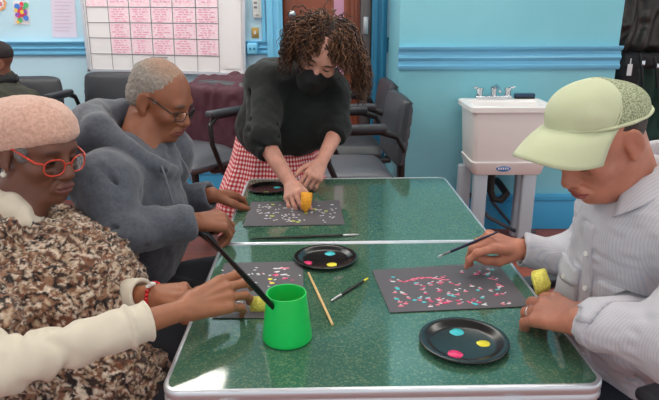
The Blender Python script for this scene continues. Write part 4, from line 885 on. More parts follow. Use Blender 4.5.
# ============ D: man in a cap
def man_cap():
    P = person((.72, 1.20, 0), 'person in a pale green cap and striped shirt painting on card, seated right')
    fc = frame(D(594, 133, 1.12), (-.87, -.36, -.18), (0, .0, 1), .92); f = frame(D(598, 139, 1.12), (-.78, -.30, -.62), (0, .0, 1), .90)
    neck = V3(.60, 1.135, 1.065); s = SDF(.0028); head(s, f, nose=1.1, lips=1.0, jaw=1.0, old=.6)
    s.cone(f(0, -.03, -.04), neck+V3(0, 0, -.05), .056, .060, .03); s.cone(f(0, .02, -.08), neck+V3(-.02, 0, -.02), .035, .045, .03)
    pelv = V3(.78, 1.24, .50); shN = V3(.685, .96, .97); shF = V3(.665, 1.33, .93)
    elN, wrN = D(682, 344, .97), D(578, 321, 1.10); elF, wrF = D(588, 262, 1.50), D(519, 249, 1.49)
    s.plane(fc(0, 0, .062), fc.d(0, 0, 1), f.o-.2, f.o+.2, .01)
    s.cone(pelv, neck+V3(.05, 0, -.14), .10, .085, .03)
    s.cone(shN, elN, .045, .04, .03); s.cone(elN, wrN, .038, .0265, .01); s.cone(shF, elF, .045, .04, .03); s.cone(elF, wrF, .038, .0265, .01)
    hN = hand(s, wrN, Z(520, 299, .79)-wrN, (.10, -.85, .50), -1, [(18, 30, 22), (16, 34, 22), (18, 34, 22), (20, 34, 22)], [(.75, .55, .4), (.9, .15, .3), (.95, .1, .2)], 1.14, rf=1.16)
    hF = hand(s, wrF, D(476, 243, 1.45)-wrF+V3(0, 0, .015), (.15, -.35, .92), 1, [(30, 48, 25), (48, 58, 30), (62, 60, 35), (66, 62, 35)], [(.85, .25, .50), (.95, -.05, .25), (.98, -.10, .05)], 1.0, rf=1.02)
    hc = lambda V: face_color(f, V, cols((190, 124, 100)), cols((160, 84, 78)), cols((60, 44, 38)))
    sdf_obj('body', s, M['skin'], P, colf=skin_col((205, 145, 122), hc, (hN, hF), cols((222, 175, 160)))); eyeballs(f, P)
    # brush gripped between thumb and forefinger
    tp, ip = hF['thumb'][-1], hF['chains'][0][-1]
    # hair at temples and nape
    h = SDF(.003); h.ell(f(0, -.022, .02), np.array((.078, .094, .075))*f.s, f.R, .01)
    for x in (-1, 1): h.ell(f(x*.080, .004, -.016), np.array((.03, .030, .040))*f.s, f.R, .006, 's'); h.ell(f(x*.07, .058, -.035), np.array((.04, .035, .05))*f.s, f.R, .006, 's')
    h.plane(f(0, .052, 0), f.d(0, 1, 0), f.o-.2, f.o+.2); h.plane(f(0, 0, -.045), f.d(0, .2, -1), f.o-.2, f.o+.2)
    M['darkhair'] = mat('short dark hair', (46, 36, 32), .6, col2=(70, 56, 50), scale=300, bump=1, bscale=600)
    sdf_obj('hair', h, M['darkhair'], P, lambda V, N_: vnoise(V, .005, 1)*.0015)
    # cap
    M['cap'] = mat('pale green cotton', (198, 206, 170), .85, bump=.3, bscale=700, sheen=.2); M['capmesh'] = mat('pale green cap netting', (194, 202, 166), .85, col2=(140, 150, 118), scale=330, tex='VORONOI', lo=.35, hi=.6, bump=1, bscale=330)
    fh = f; f = fc
    def crown(front):
        c = SDF(.003); c.ell(f(0, -.012, .034), np.array((.0835, .108, .070))*f.s, f.R, .01); c.ell(f(0, .026, .056), np.array((.064, .066, .052))*f.s, f.R, .03)
        c.plane(f(0, .10, .030), f.d(0, .0, -1), f.o-.25, f.o+.25, .003); c.ell(f(0, -.012, .012), np.array((.079, .102, .085))*f.s, f.R, .003, 's')
        c.plane(f(0, -.015, .10), f.d(0, -1 if front else 1, -.6 if front else .6), f.o-.25, f.o+.25, .001); return c
    cap = sdf_obj('cap_front', crown(True), M['cap'], P, lambda V, N_: vnoise(V, .035, 3)*.0025); sdf_obj('cap_back', crown(False), M['capmesh'], P, lambda V, N_: vnoise(V, .035, 3)*.0025)
    b = MB(); b.ball(f(0, .0, .108), .006*1, 12, 6); b.build('cap_button', M['cap'], cap)
    b = MB()
    for pts in ([(x, -.012+.110*math.sqrt(max(0, 1-(x/.0845)**2)), .0325) for x in np.linspace(-.0845, .0845, 25)], [(x, -.012-.110*math.sqrt(max(0, 1-(x/.0845)**2)), .0325) for x in np.linspace(-.0845, .0845, 25)]): b.tube([f(*q) for q in pts], .0035, 6)
    sy_ = lambda z: -.015-.6*(z-.10); b.tube([f(.0842*math.cos(a)*math.sqrt(1-((sy_(.034+.072*math.sin(a))+.012)/.108)**2), sy_(.034+.072*math.sin(a)), .034+.072*math.sin(a)) for a in np.linspace(-.05, PI+.05, 30)], .0014, 6)
    b.build('cap_band', M['cap'], cap)
    def bf(u, v):
        a = u*2-1; x0, y0 = .0815*math.sin(a*1.30), -.012+.106*math.cos(a*1.30); x1, y1 = .088*math.sin(a*1.50), .040+.140*max(0, math.cos(a*1.50))**.62
        if y1 < y0+.001: y1 = y0+.001
        x, y = x0*(1-v)+x1*v, y0*(1-v)+y1*v
        return f(x, y, .033-.036*v-3.6*x*x*(.3+.7*v)+.008*math.sin(v*PI))
    sheet('cap_brim', bf, 36, 12, .0035, M['cap'], P)
    f = fh
    # shirt
    M['shirt'] = shirtmat()
    c = SDF(.0035); mid = V3(.685, 1.19, .77)
    c.cone(pelv, mid, .150, .165, .05, flat=(0, 1, 0), fs=1.0); c.cone(mid, neck+V3(.03, 0, -.10), .168, .120, .05, flat=(.3, 1, 0), fs=1.15)
    c.cone(neck+V3(.03, 0, -.04), shN, .062, .082, .05); c.cone(neck+V3(.02, .0, -.04), shF, .060, .078, .05)
    c.cone(shN, elN, .078, .060, .04); dN = nrm(wrN-elN); c.cone(elN, wrN-dN*.012, .058, .045, .03, capb=True); cuffring(c, wrN-dN*.075, wrN-dN*.013, .047, .003); c.cone(wrN-dN*.02, wrN+dN*.02, .036, .036, .002, 's')
    dF = nrm(wrF-elF); c.cone(shF, elF, .078, .062, .04); c.cone(elF, wrF-dF*.005, .060, .041, .03, capb=True); cuffring(c, wrF-dF*.065, wrF-dF*.006, .043, .003); c.cone(wrF-dF*.015, wrF+dF*.02, .034, .034, .002, 's')
    c.cone(neck+V3(-.0, -.0, .09), neck+V3(-.02, -.0, .02), .066, .045, .01, 's')
    def cd(V, N_):
        r = vnoise(V*np.array([1, 1.3, .75]), .05, 17)*.0075+vnoise(V*np.array([1, 1, 1.8]), .022, 18)*.0022
        q = V-shN; return r
    c.cone(shF+V3(.02, -.06, -.02), mid+V3(-.10, -.08, .05), .006, .004, .02, 's'); c.cone(mid+V3(-.13, -.06, -.04), mid+V3(-.06, -.14, -.10), .006, .004, .016, 's'); c.cone(mid+V3(-.12, -.08, -.09), mid+V3(-.02, -.15, -.14), .005, .004, .016, 's')
    sh = sdf_obj('shirt', c, M['shirt'], P, cd, smooth=2)
    # collar: stand and falling leaf with two points
    def cf(u, v):
        a = 1.0+(2*PI-1.85)*u; fr2 = (1+math.cos(a))/2; ax = neck+V3(-.004, 0, .012)
        if v < .3: t = v/.3; r, z = .060+.004*t, -.012+.034*t
        else: t = (v-.3)/.7; r, z = .068+.040*t**.7+.016*t*fr2**3, .024-(.036+.034*fr2**4)*t
        return ax+V3(-math.cos(a)*r*1.03+.006, math.sin(a)*r, z-.060*fr2**1.5+.030*(1-fr2))
    sheet('collar', cf, 48, 12, .0045, M['shirt'], sh)
    for el_, a in ((1, 0),):
        pass
    b = MB(); fd = nrm(V3(-.86, -.42, .18)); q0 = mid+V3(-.155, -.05, .075)
    o = None
    sd = nrm(np.cross(fd, V3(0, 0, 1))); up_ = np.cross(sd, fd)
    def onshirt(u, v, off=0):   # find the shirt surface along the chest direction
        p = mid+sd*u+V3(0, 0, v); return p
    dep = bpy.context.evaluated_depsgraph_get(); me = sh.data; from mathutils.bvhtree import BVHTree
    bv = BVHTree.FromPolygons([v.co[:] for v in me.vertices], [p.vertices[:] for p in me.polygons])
    def hit(u, v, off=.0015):
        o_ = Vector(mid+sd*u+V3(0, 0, v)+fd*.5); r = bv.ray_cast(o_, Vector(-fd)); return (r[0]+r[1]*off) if r[0] else Vector(mid+sd*u+V3(0, 0, v)+fd*.17)
    def patch(name, u0, u1, v0, v1, th, m, par, nu=8, nv=8, point=0):
        V = []; F_ = []
        for off in (th, -.002):
            for i in range(nu+1):
                for j in range(nv+1):
                    u = u0+(u1-u0)*i/nu; dv = point*(1-abs(2*i/nu-1)); V.append(hit(u, (v0-dv)+(v1-v0+dv)*j/nv, off))
        n = (nu+1)*(nv+1); I = lambda i, j: i*(nv+1)+j
        for i in range(nu):
            for j in range(nv): q = (I(i, j), I(i+1, j), I(i+1, j+1), I(i, j+1)); F_ += [q, tuple(k+n for k in q[::-1])]
        per = [I(i, 0) for i in range(nu)]+[I(nu, j) for j in range(nv)]+[I(i, nv) for i in range(nu, 0, -1)]+[I(0, j) for j in range(nv, 0, -1)]
        for a_, b_ in zip(per, per[1:]+per[:1]): F_.append((b_, a_, a_+n, b_+n))
        return mesh_obj(name, V, F_, m, par, True)
    patch('button_placket', -.012, .016, -.16, .17, .0028, M['shirt'], sh, 3, 26)
    for u_, s_ in ((.075, 1), (-.085, 1)):
        patch('pocket', u_-.05, u_+.05, -.06, .055, .003, M['shirt'], sh); patch('pocket_flap', u_-.053, u_+.053, .025, .062, .0062, M['shirt'], sh, 8, 4, .012)
        q = hit(u_, .024, .007); b = MB(); b.lathe([(0, -.001), (.0055, -.001), (.0055, .001), (0, .001)], q, 12, fd); b.build('button', M['white'], sh)
    for v_ in (-.12, -.045, .03, .105): q = hit(.002, v_, .0035); b = MB(); b.lathe([(0, -.001), (.0055, -.001), (.0055, .001), (0, .001)], q, 12, fd); b.build('button', M['white'], sh)
    # ring on the near hand
    ch = hN['chains'][2]; m_ = ch[0]*.45+ch[1]*.55; dd_ = nrm(ch[1]-ch[0]); b = MB(); u = nrm(np.cross(dd_, V3(0, 0, 1))); v = np.cross(dd_, u)
    b.tube([m_+u*math.cos(a)*.0128+v*math.sin(a)*.0128 for a in np.linspace(0, 2*PI, 25)[:-1]], .0016, 8, closed=True); o = b.build('ring', M['chrome'], P); o.matrix_parent_inverse = Matrix.Translation(-P.location)
    trousers(P, pelv, V3(.38, 1.02, .55), V3(.42, 1.34, .55), V3(.36, 1.02, .10), V3(.40, 1.34, .10), mat('navy trousers', (26, 30, 48), .8), .095); shoes(P, (V3(.36, 1.02, .1), V3(.40, 1.34, .1)), (-1, 0), M['black'])
    t0 = Z(437.5, 257, TZ+.022); e = D(499, 231.5, 1.43)
    g = tp*.5+ip*.5
    v = e-t0; brush(t0, e, .0034, .0024, 'thin dark brush held over the card by the person in the cap', tipm=mat('pale bristles', (215, 220, 225), .7), hm=mat('dark blue lacquer', (38, 36, 66), .3), ferr=.14, tip=.09)
    a0, a1 = Z(541, 291, .76), Z(545, 273, .775)
    sponge('sponge', [D(531, 274, 1.315), D(545, 271, 1.315), D(551, 287, 1.28), D(536, 293, 1.28)], .012, M['ysponge'], 'pale yellow sponge standing at the table edge by the ringed hand')
    return P
def shirtmat():
    m = mat('striped shirt cotton', (205, 205, 212), .85, bump=.35, bscale=500); nt = m.node_tree; N = nt.nodes; b = N['Principled BSDF']; tc = N.new('ShaderNodeTexCoord'); w = N.new('ShaderNodeTexWave'); w.wave_type = 'BANDS'; w.bands_direction = 'Y'; w.inputs['Scale'].default_value = 60; w.inputs['Distortion'].default_value = 1.2; w.inputs['Detail'].default_value = 1
    r = N.new('ShaderNodeValToRGB'); r.color_ramp.elements[0].color = (*lin((184, 187, 199)), 1); r.color_ramp.elements[1].color = (*lin((198, 197, 203)), 1); r.color_ramp.elements[0].position = .1; r.color_ramp.elements[1].position = .5
    nt.links.new(tc.outputs['Object'], w.inputs[0]); nt.links.new(w.outputs['Fac'], r.inputs[0]); nt.links.new(r.outputs[0], b.inputs['Base Color']); return m
# ============ C: standing helper with a mask
def curls(f, roots, lens, outs, m, P, name='hair', r0=.0022, amp=.0058, pitch=.032, seed=1, colf=None):
    R = np.random.default_rng(seed); n = len(roots); K = 22; S = 4; Vs = []; Fs = []; base = 0; C_ = []
    g = np.array([0, 0, -1.0])
    for i in range(n):
        p = roots[i].copy(); d = nrm(outs[i]+R.normal(0, .22, 3)); L_ = lens[i]*R.uniform(.75, 1.15); st = L_/K; ph = R.uniform(0, 2*PI); am = amp*R.uniform(.6, 1.3); pt = pitch*R.uniform(.8, 1.3); u = nrm(np.cross(d, [.3, .5, .8])); pts = []
        for k in range(K+1):
            t = k/K; d = nrm(d+g*.14*(1+t)+(R.normal(0, .06, 3))); u = nrm(u-d*(u@d)); v = np.cross(d, u); a = ph+2*PI*k*st/pt; q = p+(u*math.cos(a)+v*math.sin(a))*am*min(1, t*4); pts.append(q); p = p+d*st
            l = f.loc(p); e = np.array([l[0]/.083, (l[1]+.018)/.10, (l[2]-.03)/.093]); ne = np.linalg.norm(e)
            if ne < 1: p = f(*(np.array([e[0]/ne*.083, e[1]/ne*.10-.018, e[2]/ne*.093+.03])))
        pts = np.array(pts); T_ = np.gradient(pts, axis=0); T_ /= np.linalg.norm(T_, axis=1)[:, None]; U = np.cross(T_, [.37, .2, .9]); U /= np.linalg.norm(U, axis=1)[:, None]; W_ = np.cross(T_, U)
        rad = r0*R.uniform(.7, 1.3)*np.sqrt(np.clip(1-np.linspace(0, 1, K+1)**3, .02, 1))
        for s_ in range(S): a = 2*PI*s_/S; Vs.append(pts+(U*math.cos(a)+W_*math.sin(a))*rad[:, None])
        kk = np.arange(K)
        for s_ in range(S): s2 = (s_+1) % S; Fs.append(np.stack([base+s_*(K+1)+kk, base+s2*(K+1)+kk, base+s2*(K+1)+kk+1, base+s_*(K+1)+kk+1], 1))
        base += S*(K+1); tint = R.uniform(-1, 1); C_.append(np.repeat((colf(tint))[None], S*(K+1), 0))
    return np_mesh(name, np.concatenate(Vs), np.concatenate(Fs), m, P, np.concatenate(C_))
def woman_mask():
    P = person((-.10, 2.55, 0), 'standing person with curly brown hair, black face mask and red checked skirt, bending over table')
    f = frame(D(322, 53, 2.15), (-.16, -.80, -.57), (.40, -.1, 1), .95)
    pelv = D(277, 140, 2.50); neck = D(312, 76, 2.36); s = SDF(.0032); head(s, f, nose=.95, jaw=.95, ear=True)
    chest = pelv*.42+neck*.58+V3(-.01, .03, .02)
    s.cone(f(0, -.03, -.04), neck, .047, .052, .03); s.cone(neck, chest, .07, .10, .04); s.cone(chest, pelv, .10, .11, .04)
    shR, shL = D(266, 84, 2.32), D(332, 92, 2.40); elR, elL = D(262, 138, 2.17), D(338, 128, 2.32); wrR, wrL = D(291, 184, 2.07), D(321, 163, 2.20)
    s.cone(shR, elR, .04, .036, .03); s.cone(elR, wrR, .036, .0235, .01); s.cone(shL, elL, .04, .036, .03); s.cone(elL, wrL, .034, .0225, .01)
    hR = hand(s, wrR, Z(297, 207, .775)-wrR, (-.35, -.55, .75), 1, [(30, 28, 15), (34, 30, 15), (30, 34, 18), (26, 36, 18)], [(.80, .35, .5), (.95, -.05, .2), (.97, -.05, .1)], .92, rf=.94)
    hL = hand(s, wrL, D(309, 184, 2.12)-wrL, (.35, -.75, .6), -1, [(35, 45, 30), (40, 50, 30), (45, 50, 30), (48, 50, 30)], [(.75, .6, .2), (.9, .3, .2), (.95, .1, .2)], .9, rf=.92)
    hc = lambda V: face_color(f, V, cols((206, 150, 132)), None, cols((70, 48, 38)))
    sdf_obj('body', s, M['skin'], P, colf=skin_col((228, 176, 156), hc, (hR, hL), cols((235, 180, 170)))); eyeballs(f, P)
    # sweater
    c = SDF(.005); c.cone(neck+V3(0, .02, -.03), chest, .085, .150, .06, flat=(1, 0, .3), fs=1.15); c.cone(chest, pelv+V3(.0, -.03, .06), .150, .150, .06, flat=(1, 0, 0), fs=1.12)
    c.cone(neck+V3(0, .02, -.02), shR, .07, .078, .05); c.cone(neck+V3(0, .02, -.02), shL, .07, .072, .05)
    dR, dL = nrm(wrR-elR), nrm(wrL-elL); c.cone(shR, elR, .078, .062, .04); c.cone(elR, elR+dR*.07, .060, .048, .02, capb=True); cuffring(c, elR+dR*.045, elR+dR*.072, .050, .006)
    c.cone(shL, elL, .066, .052, .04); c.cone(elL, elL+dL*.05, .055, .045, .02, capb=True); cuffring(c, elL+dL*.03, elL+dL*.052, .047, .006)
    c.ell(chest+V3(.03, -.10, -.10), (.15, .08, .10), None, .06); c.ell(D(272, 84, 2.45), (.11, .10, .10), None, .06); c.plane(pelv+V3(0, 0, -.01), (0, .35, -1), pelv-.4, pelv+.4, .01)
    M['sweater'] = mat('black knit jumper', (17, 23, 23), .9, bump=.5, bscale=400, sheen=.08)
    c.cone(shR+V3(-.045, -.06, .0), elR+V3(-.05, -.055, .02), .005, .004, .02, 's')
    for t in (.7, .9, 1.1): q = shR+(elR-shR)*t; c.cone(q+V3(-.06, -.05, .02), q+V3(.06, -.05, -.01), .007, .004, .016, 's')
    sdf_obj('jumper', c, M['sweater'], P, lambda V, N_: vnoise(V*np.array([1, 1, .7]), .05, 27)*.007+vnoise(V, .02, 28)*.002, smooth=2)
    # checked skirt
    k = SDF(.006); k.cone(pelv+V3(0, 0, .07), pelv+V3(-.02, .0, -.30), .152, .235, .05, flat=(0, 1, 0), fs=.85); k.cone(pelv+V3(-.02, 0, -.30), pelv+V3(-.02, .02, -.50), .235, .25, .05, flat=(0, 1, 0), fs=.85, capb=True)
    M['gingham'] = gingham()
    sdf_obj('skirt', k, M['gingham'], P, lambda V, N_: np.sin(np.arctan2(V[:, 1]-2.45, V[:, 0]+.21)*11)*.006*np.clip((.95-V[:, 2])*4, 0, 1))
    # legs below
    tr = SDF(.008)
    for x in (-.09, .09): tr.path([pelv+V3(x, .02, -.2), pelv+V3(x, .05, -.42), V3(pelv[0]+x, 2.58, .08)], [.08, .062, .045], .02)
    sdf_obj('leggings', tr, mat('black leggings', (20, 20, 22), .8), P); shoes(P, (V3(pelv[0]-.09, 2.56, .1), V3(pelv[0]+.09, 2.56, .1)), (0, -1), M['black'])
    # mask
    mk = SDF(.0026); E = lambda c_, r, kk=.01, op='u': mk.ell(f(*c_), np.array(r)*f.s, f.R, kk, op)
    E((0, .036, -.072), (.068, .074, .074), .01); mk.cone(f(0, .099, -.012), f(0, .112, -.045), .010, .016, .03); E((0, .07, -.100), (.042, .042, .046), .03)
    lo_, hi_ = f.o-.25, f.o+.25; mk.plane(f(0, .10, -.0155), f.d(0, -.05, 1), lo_, hi_, .004); mk.plane(f(0, .012, 0), f.d(0, -1, .25), lo_, hi_, .003)
    M['mask'] = mat('black cloth mask', (16, 17, 20), .85, bump=.3, bscale=500)
    mko = sdf_obj('face_mask', mk, M['mask'], P); b = MB()
    for x in (-1, 1):
        for z0, z1 in ((-.025, .012), (-.085, -.025)): b.tube([f(x*.060, .03, z0), f(x*.075, .0, (z0+z1)/2), f(x*.082, -.02, z1)], .0018, 6)
    b.build('ear_loop', M['mask'], mko)
    # hair
    R = np.random.default_rng(5); roots, lens, outs = [], [], []
    M['curlhair'] = mat('curly brown hair', (90, 60, 45), .5, attr=True, scale=30, spec=.4)
    while len(roots) < 1900:
        d = nrm(R.normal(0, 1, 3)); x, y, z = d
        if z < -.35 or (y > .35 and z < .42-.0*abs(x)) : continue
        if y > .10 and z < .10: continue
        if y > .30 and abs(x) < .62 and z < .24: continue
        p = f(x*.076, -.018+y*.092, .040+z*.083); part = .010; side = 1 if x > part/.076 else -1
        o = f.d(side*(.60+.3*abs(x)), y*.22-.15, .10*z+.0) if z > .3 else f.d(x*1.2, y*.4-.25, z*.3)
        roots.append(p); outs.append(o); lens.append((.055+.055*(abs(x) > .35)) if (y > .3 and z < .8) else (.135 if side < 0 else .115)*(.75 if y > .2 else (1.5 if abs(x) > .7 else 1)))
    pc = (cols((34, 24, 20)), cols((82, 55, 40)), cols((138, 96, 68)))
    def hcol(t): return pc[1]*(1-abs(t))+(pc[2] if t > 0 else pc[0])*abs(t)
    h0 = SDF(.004); h0.ell(f(0, -.022, .040), np.array((.080, .094, .087))*f.s, f.R, .01); h0.plane(f(0, .060, .07), f.d(0, 1, -.9), lo_, hi_, .01); h0.plane(f(0, .0, -.05), f.d(0, .3, -1), lo_, hi_, .01)
    for x in (-1, 1): h0.ell(f(x*.08, .03, -.03), np.array((.03, .05, .05))*f.s, f.R, .006, 's')
    hb = sdf_obj('hair', h0, mat('dark hair base', (38, 27, 22), .8), P)
    curls(f, np.array(roots), lens, np.array(outs), M['curlhair'], P, 'hair_curls', colf=hcol)
    sp = [D(301, 192, 1.97), D(313, 193.5, 1.97), D(311, 206, 1.95), D(306, 212.5, 1.935), D(301, 208, 1.94)]
    sponge('sponge', sp, .008, M['sponge'], 'orange sponge pinched by the standing person over the far card')
    return P
def gingham():
    m = mat('red and white gingham', (200, 40, 50), .85); nt = m.node_tree; N = nt.nodes; L = nt.links; b = N['Principled BSDF']; tc = N.new('ShaderNodeTexCoord'); sp = N.new('ShaderNodeSeparateXYZ'); L.new(tc.outputs['Object'], sp.inputs[0]); outs = []
    at = N.new('ShaderNodeMath'); at.operation = 'ARCTAN2'; sx = N.new('ShaderNodeMath'); sx.operation = 'ADD'; sx.inputs[1].default_value = .21; sy = N.new('ShaderNodeMath'); sy.operation = 'ADD'; sy.inputs[1].default_value = -2.45; L.new(sp.outputs[0], sx.inputs[0]); L.new(sp.outputs[1], sy.inputs[0]); L.new(sy.outputs[0], at.inputs[0]); L.new(sx.outputs[0], at.inputs[1])
    for src, sc in ((at.outputs[0], 12.0), (sp.outputs[2], 58.0)):
        a = N.new('ShaderNodeMath'); a.operation = 'MULTIPLY'; a.inputs[1].default_value = sc; L.new(src, a.inputs[0]); fr_ = N.new('ShaderNodeMath'); fr_.operation = 'FRACT'; L.new(a.outputs[0], fr_.inputs[0]); g = N.new('ShaderNodeMath'); g.operation = 'GREATER_THAN'; g.inputs[1].default_value = .5; L.new(fr_.outputs[0], g.inputs[0]); outs.append(g.outputs[0])
    ad = N.new('ShaderNodeMath'); ad.operation = 'ADD'; L.new(outs[0], ad.inputs[0]); L.new(outs[1], ad.inputs[1]); hf = N.new('ShaderNodeMath'); hf.operation = 'MULTIPLY'; hf.inputs[1].default_value = .5; L.new(ad.outputs[0], hf.inputs[0])
    r = N.new('ShaderNodeValToRGB'); r.color_ramp.interpolation = 'CONSTANT'; r.color_ramp.elements[0].color = (*lin((238, 225, 225)), 1); r.color_ramp.elements[1].position = .75; r.color_ramp.elements[1].color = (*lin((178, 30, 42)), 1); e = r.color_ramp.elements.new(.25); e.color = (*lin((215, 105, 108)), 1); L.new(hf.outputs[0], r.inputs[0]); L.new(r.outputs[0], b.inputs['Base Color']); return m
# ============ E: far seated person by the wall
def man_far():
    q = Y(14, 90, 3.5); P = person((q[0], 3.5, 0), 'person in dark beanie and olive jacket, seated far left against the wall')
    f = frame(D(-5, 64, 3.62), (-.75, -.65, -.1), (0, 0, 1), 1.0); neck = D(0, 79, 3.66); s = SDF(.006); head(s, f); s.cone(f(0, -.02, -.05), neck-V3(0, 0, .08), .055, .06, .03)
    pelv = V3(neck[0]+.05, neck[1]+.05, .50); s.cone(pelv, neck-V3(0, 0, .15), .11, .11, .03); shN = neck+V3(.15, -.05, -.14); shF = neck+V3(-.22, -.02, -.12)
    elN, elF = shN+V3(.06, -.10, -.24), shF+V3(-.05, -.1, -.24); wN, wF = pelv+V3(.0, -.30, .12), pelv+V3(-.12, -.30, .12)
    for a, b_, w_ in ((shN, elN, wN), (shF, elF, wF)): s.cone(a, b_, .045, .04, .03); s.cone(b_, w_, .04, .028, .01)
    hand(s, wN, (-.3, -.8, -.1), (0, -.1, 1), -1, [(20, 30, 20)]*4, [(.8, .5, .2)]*3); hand(s, wF, (.3, -.8, -.1), (0, -.1, 1), 1, [(20, 30, 20)]*4, [(.8, .5, .2)]*3)
    sdf_obj('body', s, M['skin'], P, colf=skin_col((130, 85, 65), lambda V: face_color(f, V, cols((120, 72, 52)), cols((120, 66, 60)), cols((30, 22, 20)))))
    c = SDF(.007); c.cone(pelv, neck-V3(0, 0, .18), .17, .165, .05, flat=(1, 0, 0), fs=1.1); c.cone(neck-V3(0, 0, .07), shN, .08, .085, .05); c.cone(neck-V3(0, 0, .07), shF, .08, .085, .05); c.cone(neck+V3(.01, .01, -.03), neck+V3(0, 0, -.1), .085, .10, .03)
    for a, b_, w_ in ((shN, elN, wN), (shF, elF, wF)): c.cone(a, b_, .085, .07, .04); c.cone(b_, w_, .065, .045, .02, capb=True)
    sdf_obj('jacket', c, mat('dark olive jacket', (58, 58, 44), .8, col2=(40, 40, 34), scale=12, bump=.4, bscale=200), P, lambda V, N_: vnoise(V, .06, 5)*.012+vnoise(V, .025, 6)*.004)
    c = SDF(.006); c.ell(f(0, -.015, .06), np.array((.085, .103, .078)), f.R, .01); c.plane(f(0, .0, .035), f.d(0, .1, -1), f.o-.2, f.o+.2); sdf_obj('beanie', c, mat('black beanie knit', (42, 34, 36), .9), P)
    sc = SDF(.006); rp = [neck+V3(.075*math.cos(a), .07*math.sin(a), .0) for a in np.linspace(0, 2*PI, 13)]; sc.path(rp, [.03]*13, .01); sdf_obj('scarf', sc, mat('black scarf', (30, 30, 32), .9), P, lambda V, N_: vnoise(V, .02, 5)*.004)
    trousers(P, pelv, pelv+V3(-.15, -.45, .03), pelv+V3(.12, -.45, .03), V3(pelv[0]-.15, pelv[1]-.42, .1), V3(pelv[0]+.12, pelv[1]-.42, .1), M['denim'])
    shoes(P, (V3(pelv[0]-.15, pelv[1]-.42, .1), V3(pelv[0]+.12, pelv[1]-.42, .1)), (0, -1), M['black'])
    make_chair((pelv[0]-.0, pelv[1]+.02, 0), PI+.15, 'black office chair under the person in the beanie at far left', backh=.46, wide=.44)
    return P
man_hoodie(); woman_beret(); man_cap(); woman_mask(); man_far()
# ------------------------------------------------------------------ jacket on the chair, coats, near chairs
def drape(name, center, w, hgt, th, m, parent=None, seed=1, rz=0, **kw):
    s = SDF(.006)
    c, sn = math.cos(rz), math.sin(rz); X_ = V3(c, sn, 0); Y_ = V3(-sn, c, 0); R = np.array([X_, Y_, (0, 0, 1)])
    rbox(s, V3(*center), (w/2, th/2, hgt/2), R, r=.03, k=.02)
    return s, X_, Y_, R
cBm = cB.matrix_world
def maroon():
    bx, by, rz = gx(192, 130, 3.35), 3.35, PI-.6; X_ = V3(math.cos(rz), math.sin(rz), 0); Y_ = V3(-math.sin(rz), math.cos(rz), 0); o = V3(bx, by, 0)
    s = SDF(.006); top = o-Y_*.33+V3(0, 0, .965)
    s.cone(top-X_*.20, top+X_*.20, .05, .05, .02); R = np.array([X_, Y_, (0, 0, 1)])
    rbox(s, top+Y_*.02+V3(0, 0, -.27), (.24, .06, .28), R, .03, .03); rbox(s, top+Y_*.12+V3(0, 0, -.17), (.25, .10, .18), R, .04, .05)
    for x in (-1, 1): s.path([top+X_*x*.22+V3(0, 0, -.01), top+X_*x*.27+V3(0, 0, -.22), top+X_*x*.26+V3(0, 0, -.50)], [.055, .052, .042], .03)
    s.path([top-X_*.1-Y_*.03+V3(0, 0, .02), top-Y_*.06+V3(0, 0, .035), top+X_*.1-Y_*.03+V3(0, 0, .02)], [.03, .035, .03], .02)
    ob = sdf_obj('jacket', s, mat('maroon jacket cloth', (74, 32, 46), .75, bump=.4, bscale=300), None, lambda V, N_: np.sin(((V-o)@X_)*55+vnoise(V, .12, 3)*3)*.005+vnoise(V, .04, 4)*.006, smooth=2)
    tag(ob, 'maroon jacket hanging over the back of a black office chair', 'jacket')
maroon()
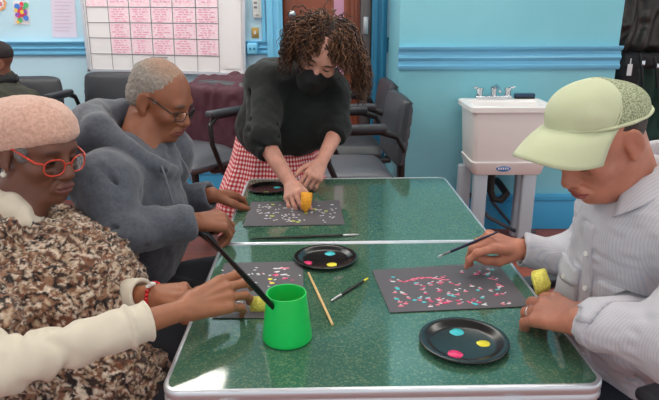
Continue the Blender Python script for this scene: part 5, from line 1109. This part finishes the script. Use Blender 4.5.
# coats hanging right of the sink wall
def coats():
    rb = MB(); x0, x1 = XR+.02, XR+.75; rb.box((x0, YB-.025, 1.62), (x1, YB, 1.72), .005); rk = empty('coat_rack', (x0, YB, 1.67), label='wall rail with coat hooks behind the hanging coats at right', cat='coat rack')
    o = rb.build('rail', M['wood'], rk); o.location = -Vector(rk.location)
    for k in range(4):
        b = MB(); x = x0+.08+k*.19; b.tube([(x, YB-.02, 1.66), (x, YB-.07, 1.65), (x, YB-.085, 1.69)], .006); h = b.build('hook', M['metal'], rk); h.location = -Vector(rk.location)
    def coat(cx, cy, zt, zb, w, th, m, label, seed, nm='coat', flare=.2):
        s = SDF(.008); X_ = V3(1, 0, 0)
        rbox(s, (cx, cy, (zt+zb)/2), (w*.42, th*.42, (zt-zb)/2), np.eye(3), .03, .05); s.cone((cx-w*.30, cy, zt-.05), (cx+w*.30, cy, zt-.05), th*.42, th*.42, .05)
        for x in (-1, 1): s.path([(cx+x*w*.36, cy-.02, zt-.07), (cx+x*w*.50, cy-.04, (zt+zb)/2), (cx+x*w*.48, cy-.06, zb+.16)], [.075, .068, .055], .03)
        s.cone((cx-w*(.42+flare*.3), cy-.01, zb+.04), (cx+w*(.42+flare*.3), cy-.01, zb+.04), .055, .055, .1)
        o = sdf_obj(nm, s, m, None, lambda V, N_: np.sin(V[:, 0]*42+vnoise(V, .16, seed)*4)*.014+vnoise(V, .05, seed+1)*.010, smooth=2); return tag(o, label, 'coat')
    xa = float(Y(644, 30, 4.15)[0])
    lc = coat(xa+.02, 4.20, 1.74, 1.14, .36, .17, mat('dark brown leather', (46, 40, 38), .4, bump=.4, bscale=60), 'dark brown leather coat hanging high at the right edge', 3)
    gc = coat(xa+.16, 4.335, 1.62, .45, .36, .08, mat('dark green quilted cloth', (22, 58, 48), .7, bump=.3, bscale=200), 'dark green coat hanging behind the leather coat, lower than it', 9)
    b = empty('backpack', (float(Y(628, 60, 4.05)[0]), 4.05, 1.0), label='black bag with straps and silver buckles between the hanging coats', cat='bag')
    q = V3(*b.location); s = SDF(.006); rbox(s, q+V3(.02, .03, -.10), (.075, .06, .17), np.eye(3), .04, .02); rbox(s, q+V3(.10, .05, .06), (.13, .05, .05), np.eye(3), .03, .03); sdf_obj('bag_body', s, mat('black nylon', (24, 24, 28), .7), b, lambda V, N_: vnoise(V, .03, 5)*.005)
    for x, z in ((.06, .07), (.16, .05), (.22, .02)):
        m_ = MB(); m_.tube([(x-.02, -.06, z+.04), (x, -.075, z-.05), (x+.03, -.06, z-.16)], .009); st = m_.build('strap', M['dark'], b); m_ = MB(); m_.box((x-.012, -.092, z-.03), (x+.010, -.078, z+.0), .003); m_.build('buckle', M['chrome'], st)
    m_ = MB(); m_.box((-.02, -.05, -.03), (.012, -.044, .045), .002); m_.box((-.008, -.048, .04), (.0, -.046, .08)); m_.build('tag', M['paper'], b)
coats()
# chairs the sitters use
make_chair((-.80, 1.20, 0), -PI/2, 'black office chair under the person in the beret', wide=.46, backh=.30)
make_chair((-.70, 1.68, 0), -PI/2, 'black office chair under the grey-haired person', wide=.42, backh=.30)
make_chair((.62, 1.22, 0), PI/2+.38, 'black office chair under the person in the cap', wide=.42, backh=.30)
for o in list(COL.objects):
    if o.parent is None and 'label' in o and 'group' not in o:
        st_ = o.name.split('.')[0]; g = {'office_chair': 'office chairs round the room', 'paper_plate': 'black paint plates on the table', 'card_painting': 'dark cards being painted', 'paint_brush': 'paint brushes', 'sponge': 'dabbing sponges', 'coat': 'coats hanging at the right', 'person': 'people at the painting session'}.get(st_)
        if g: o['group'] = g
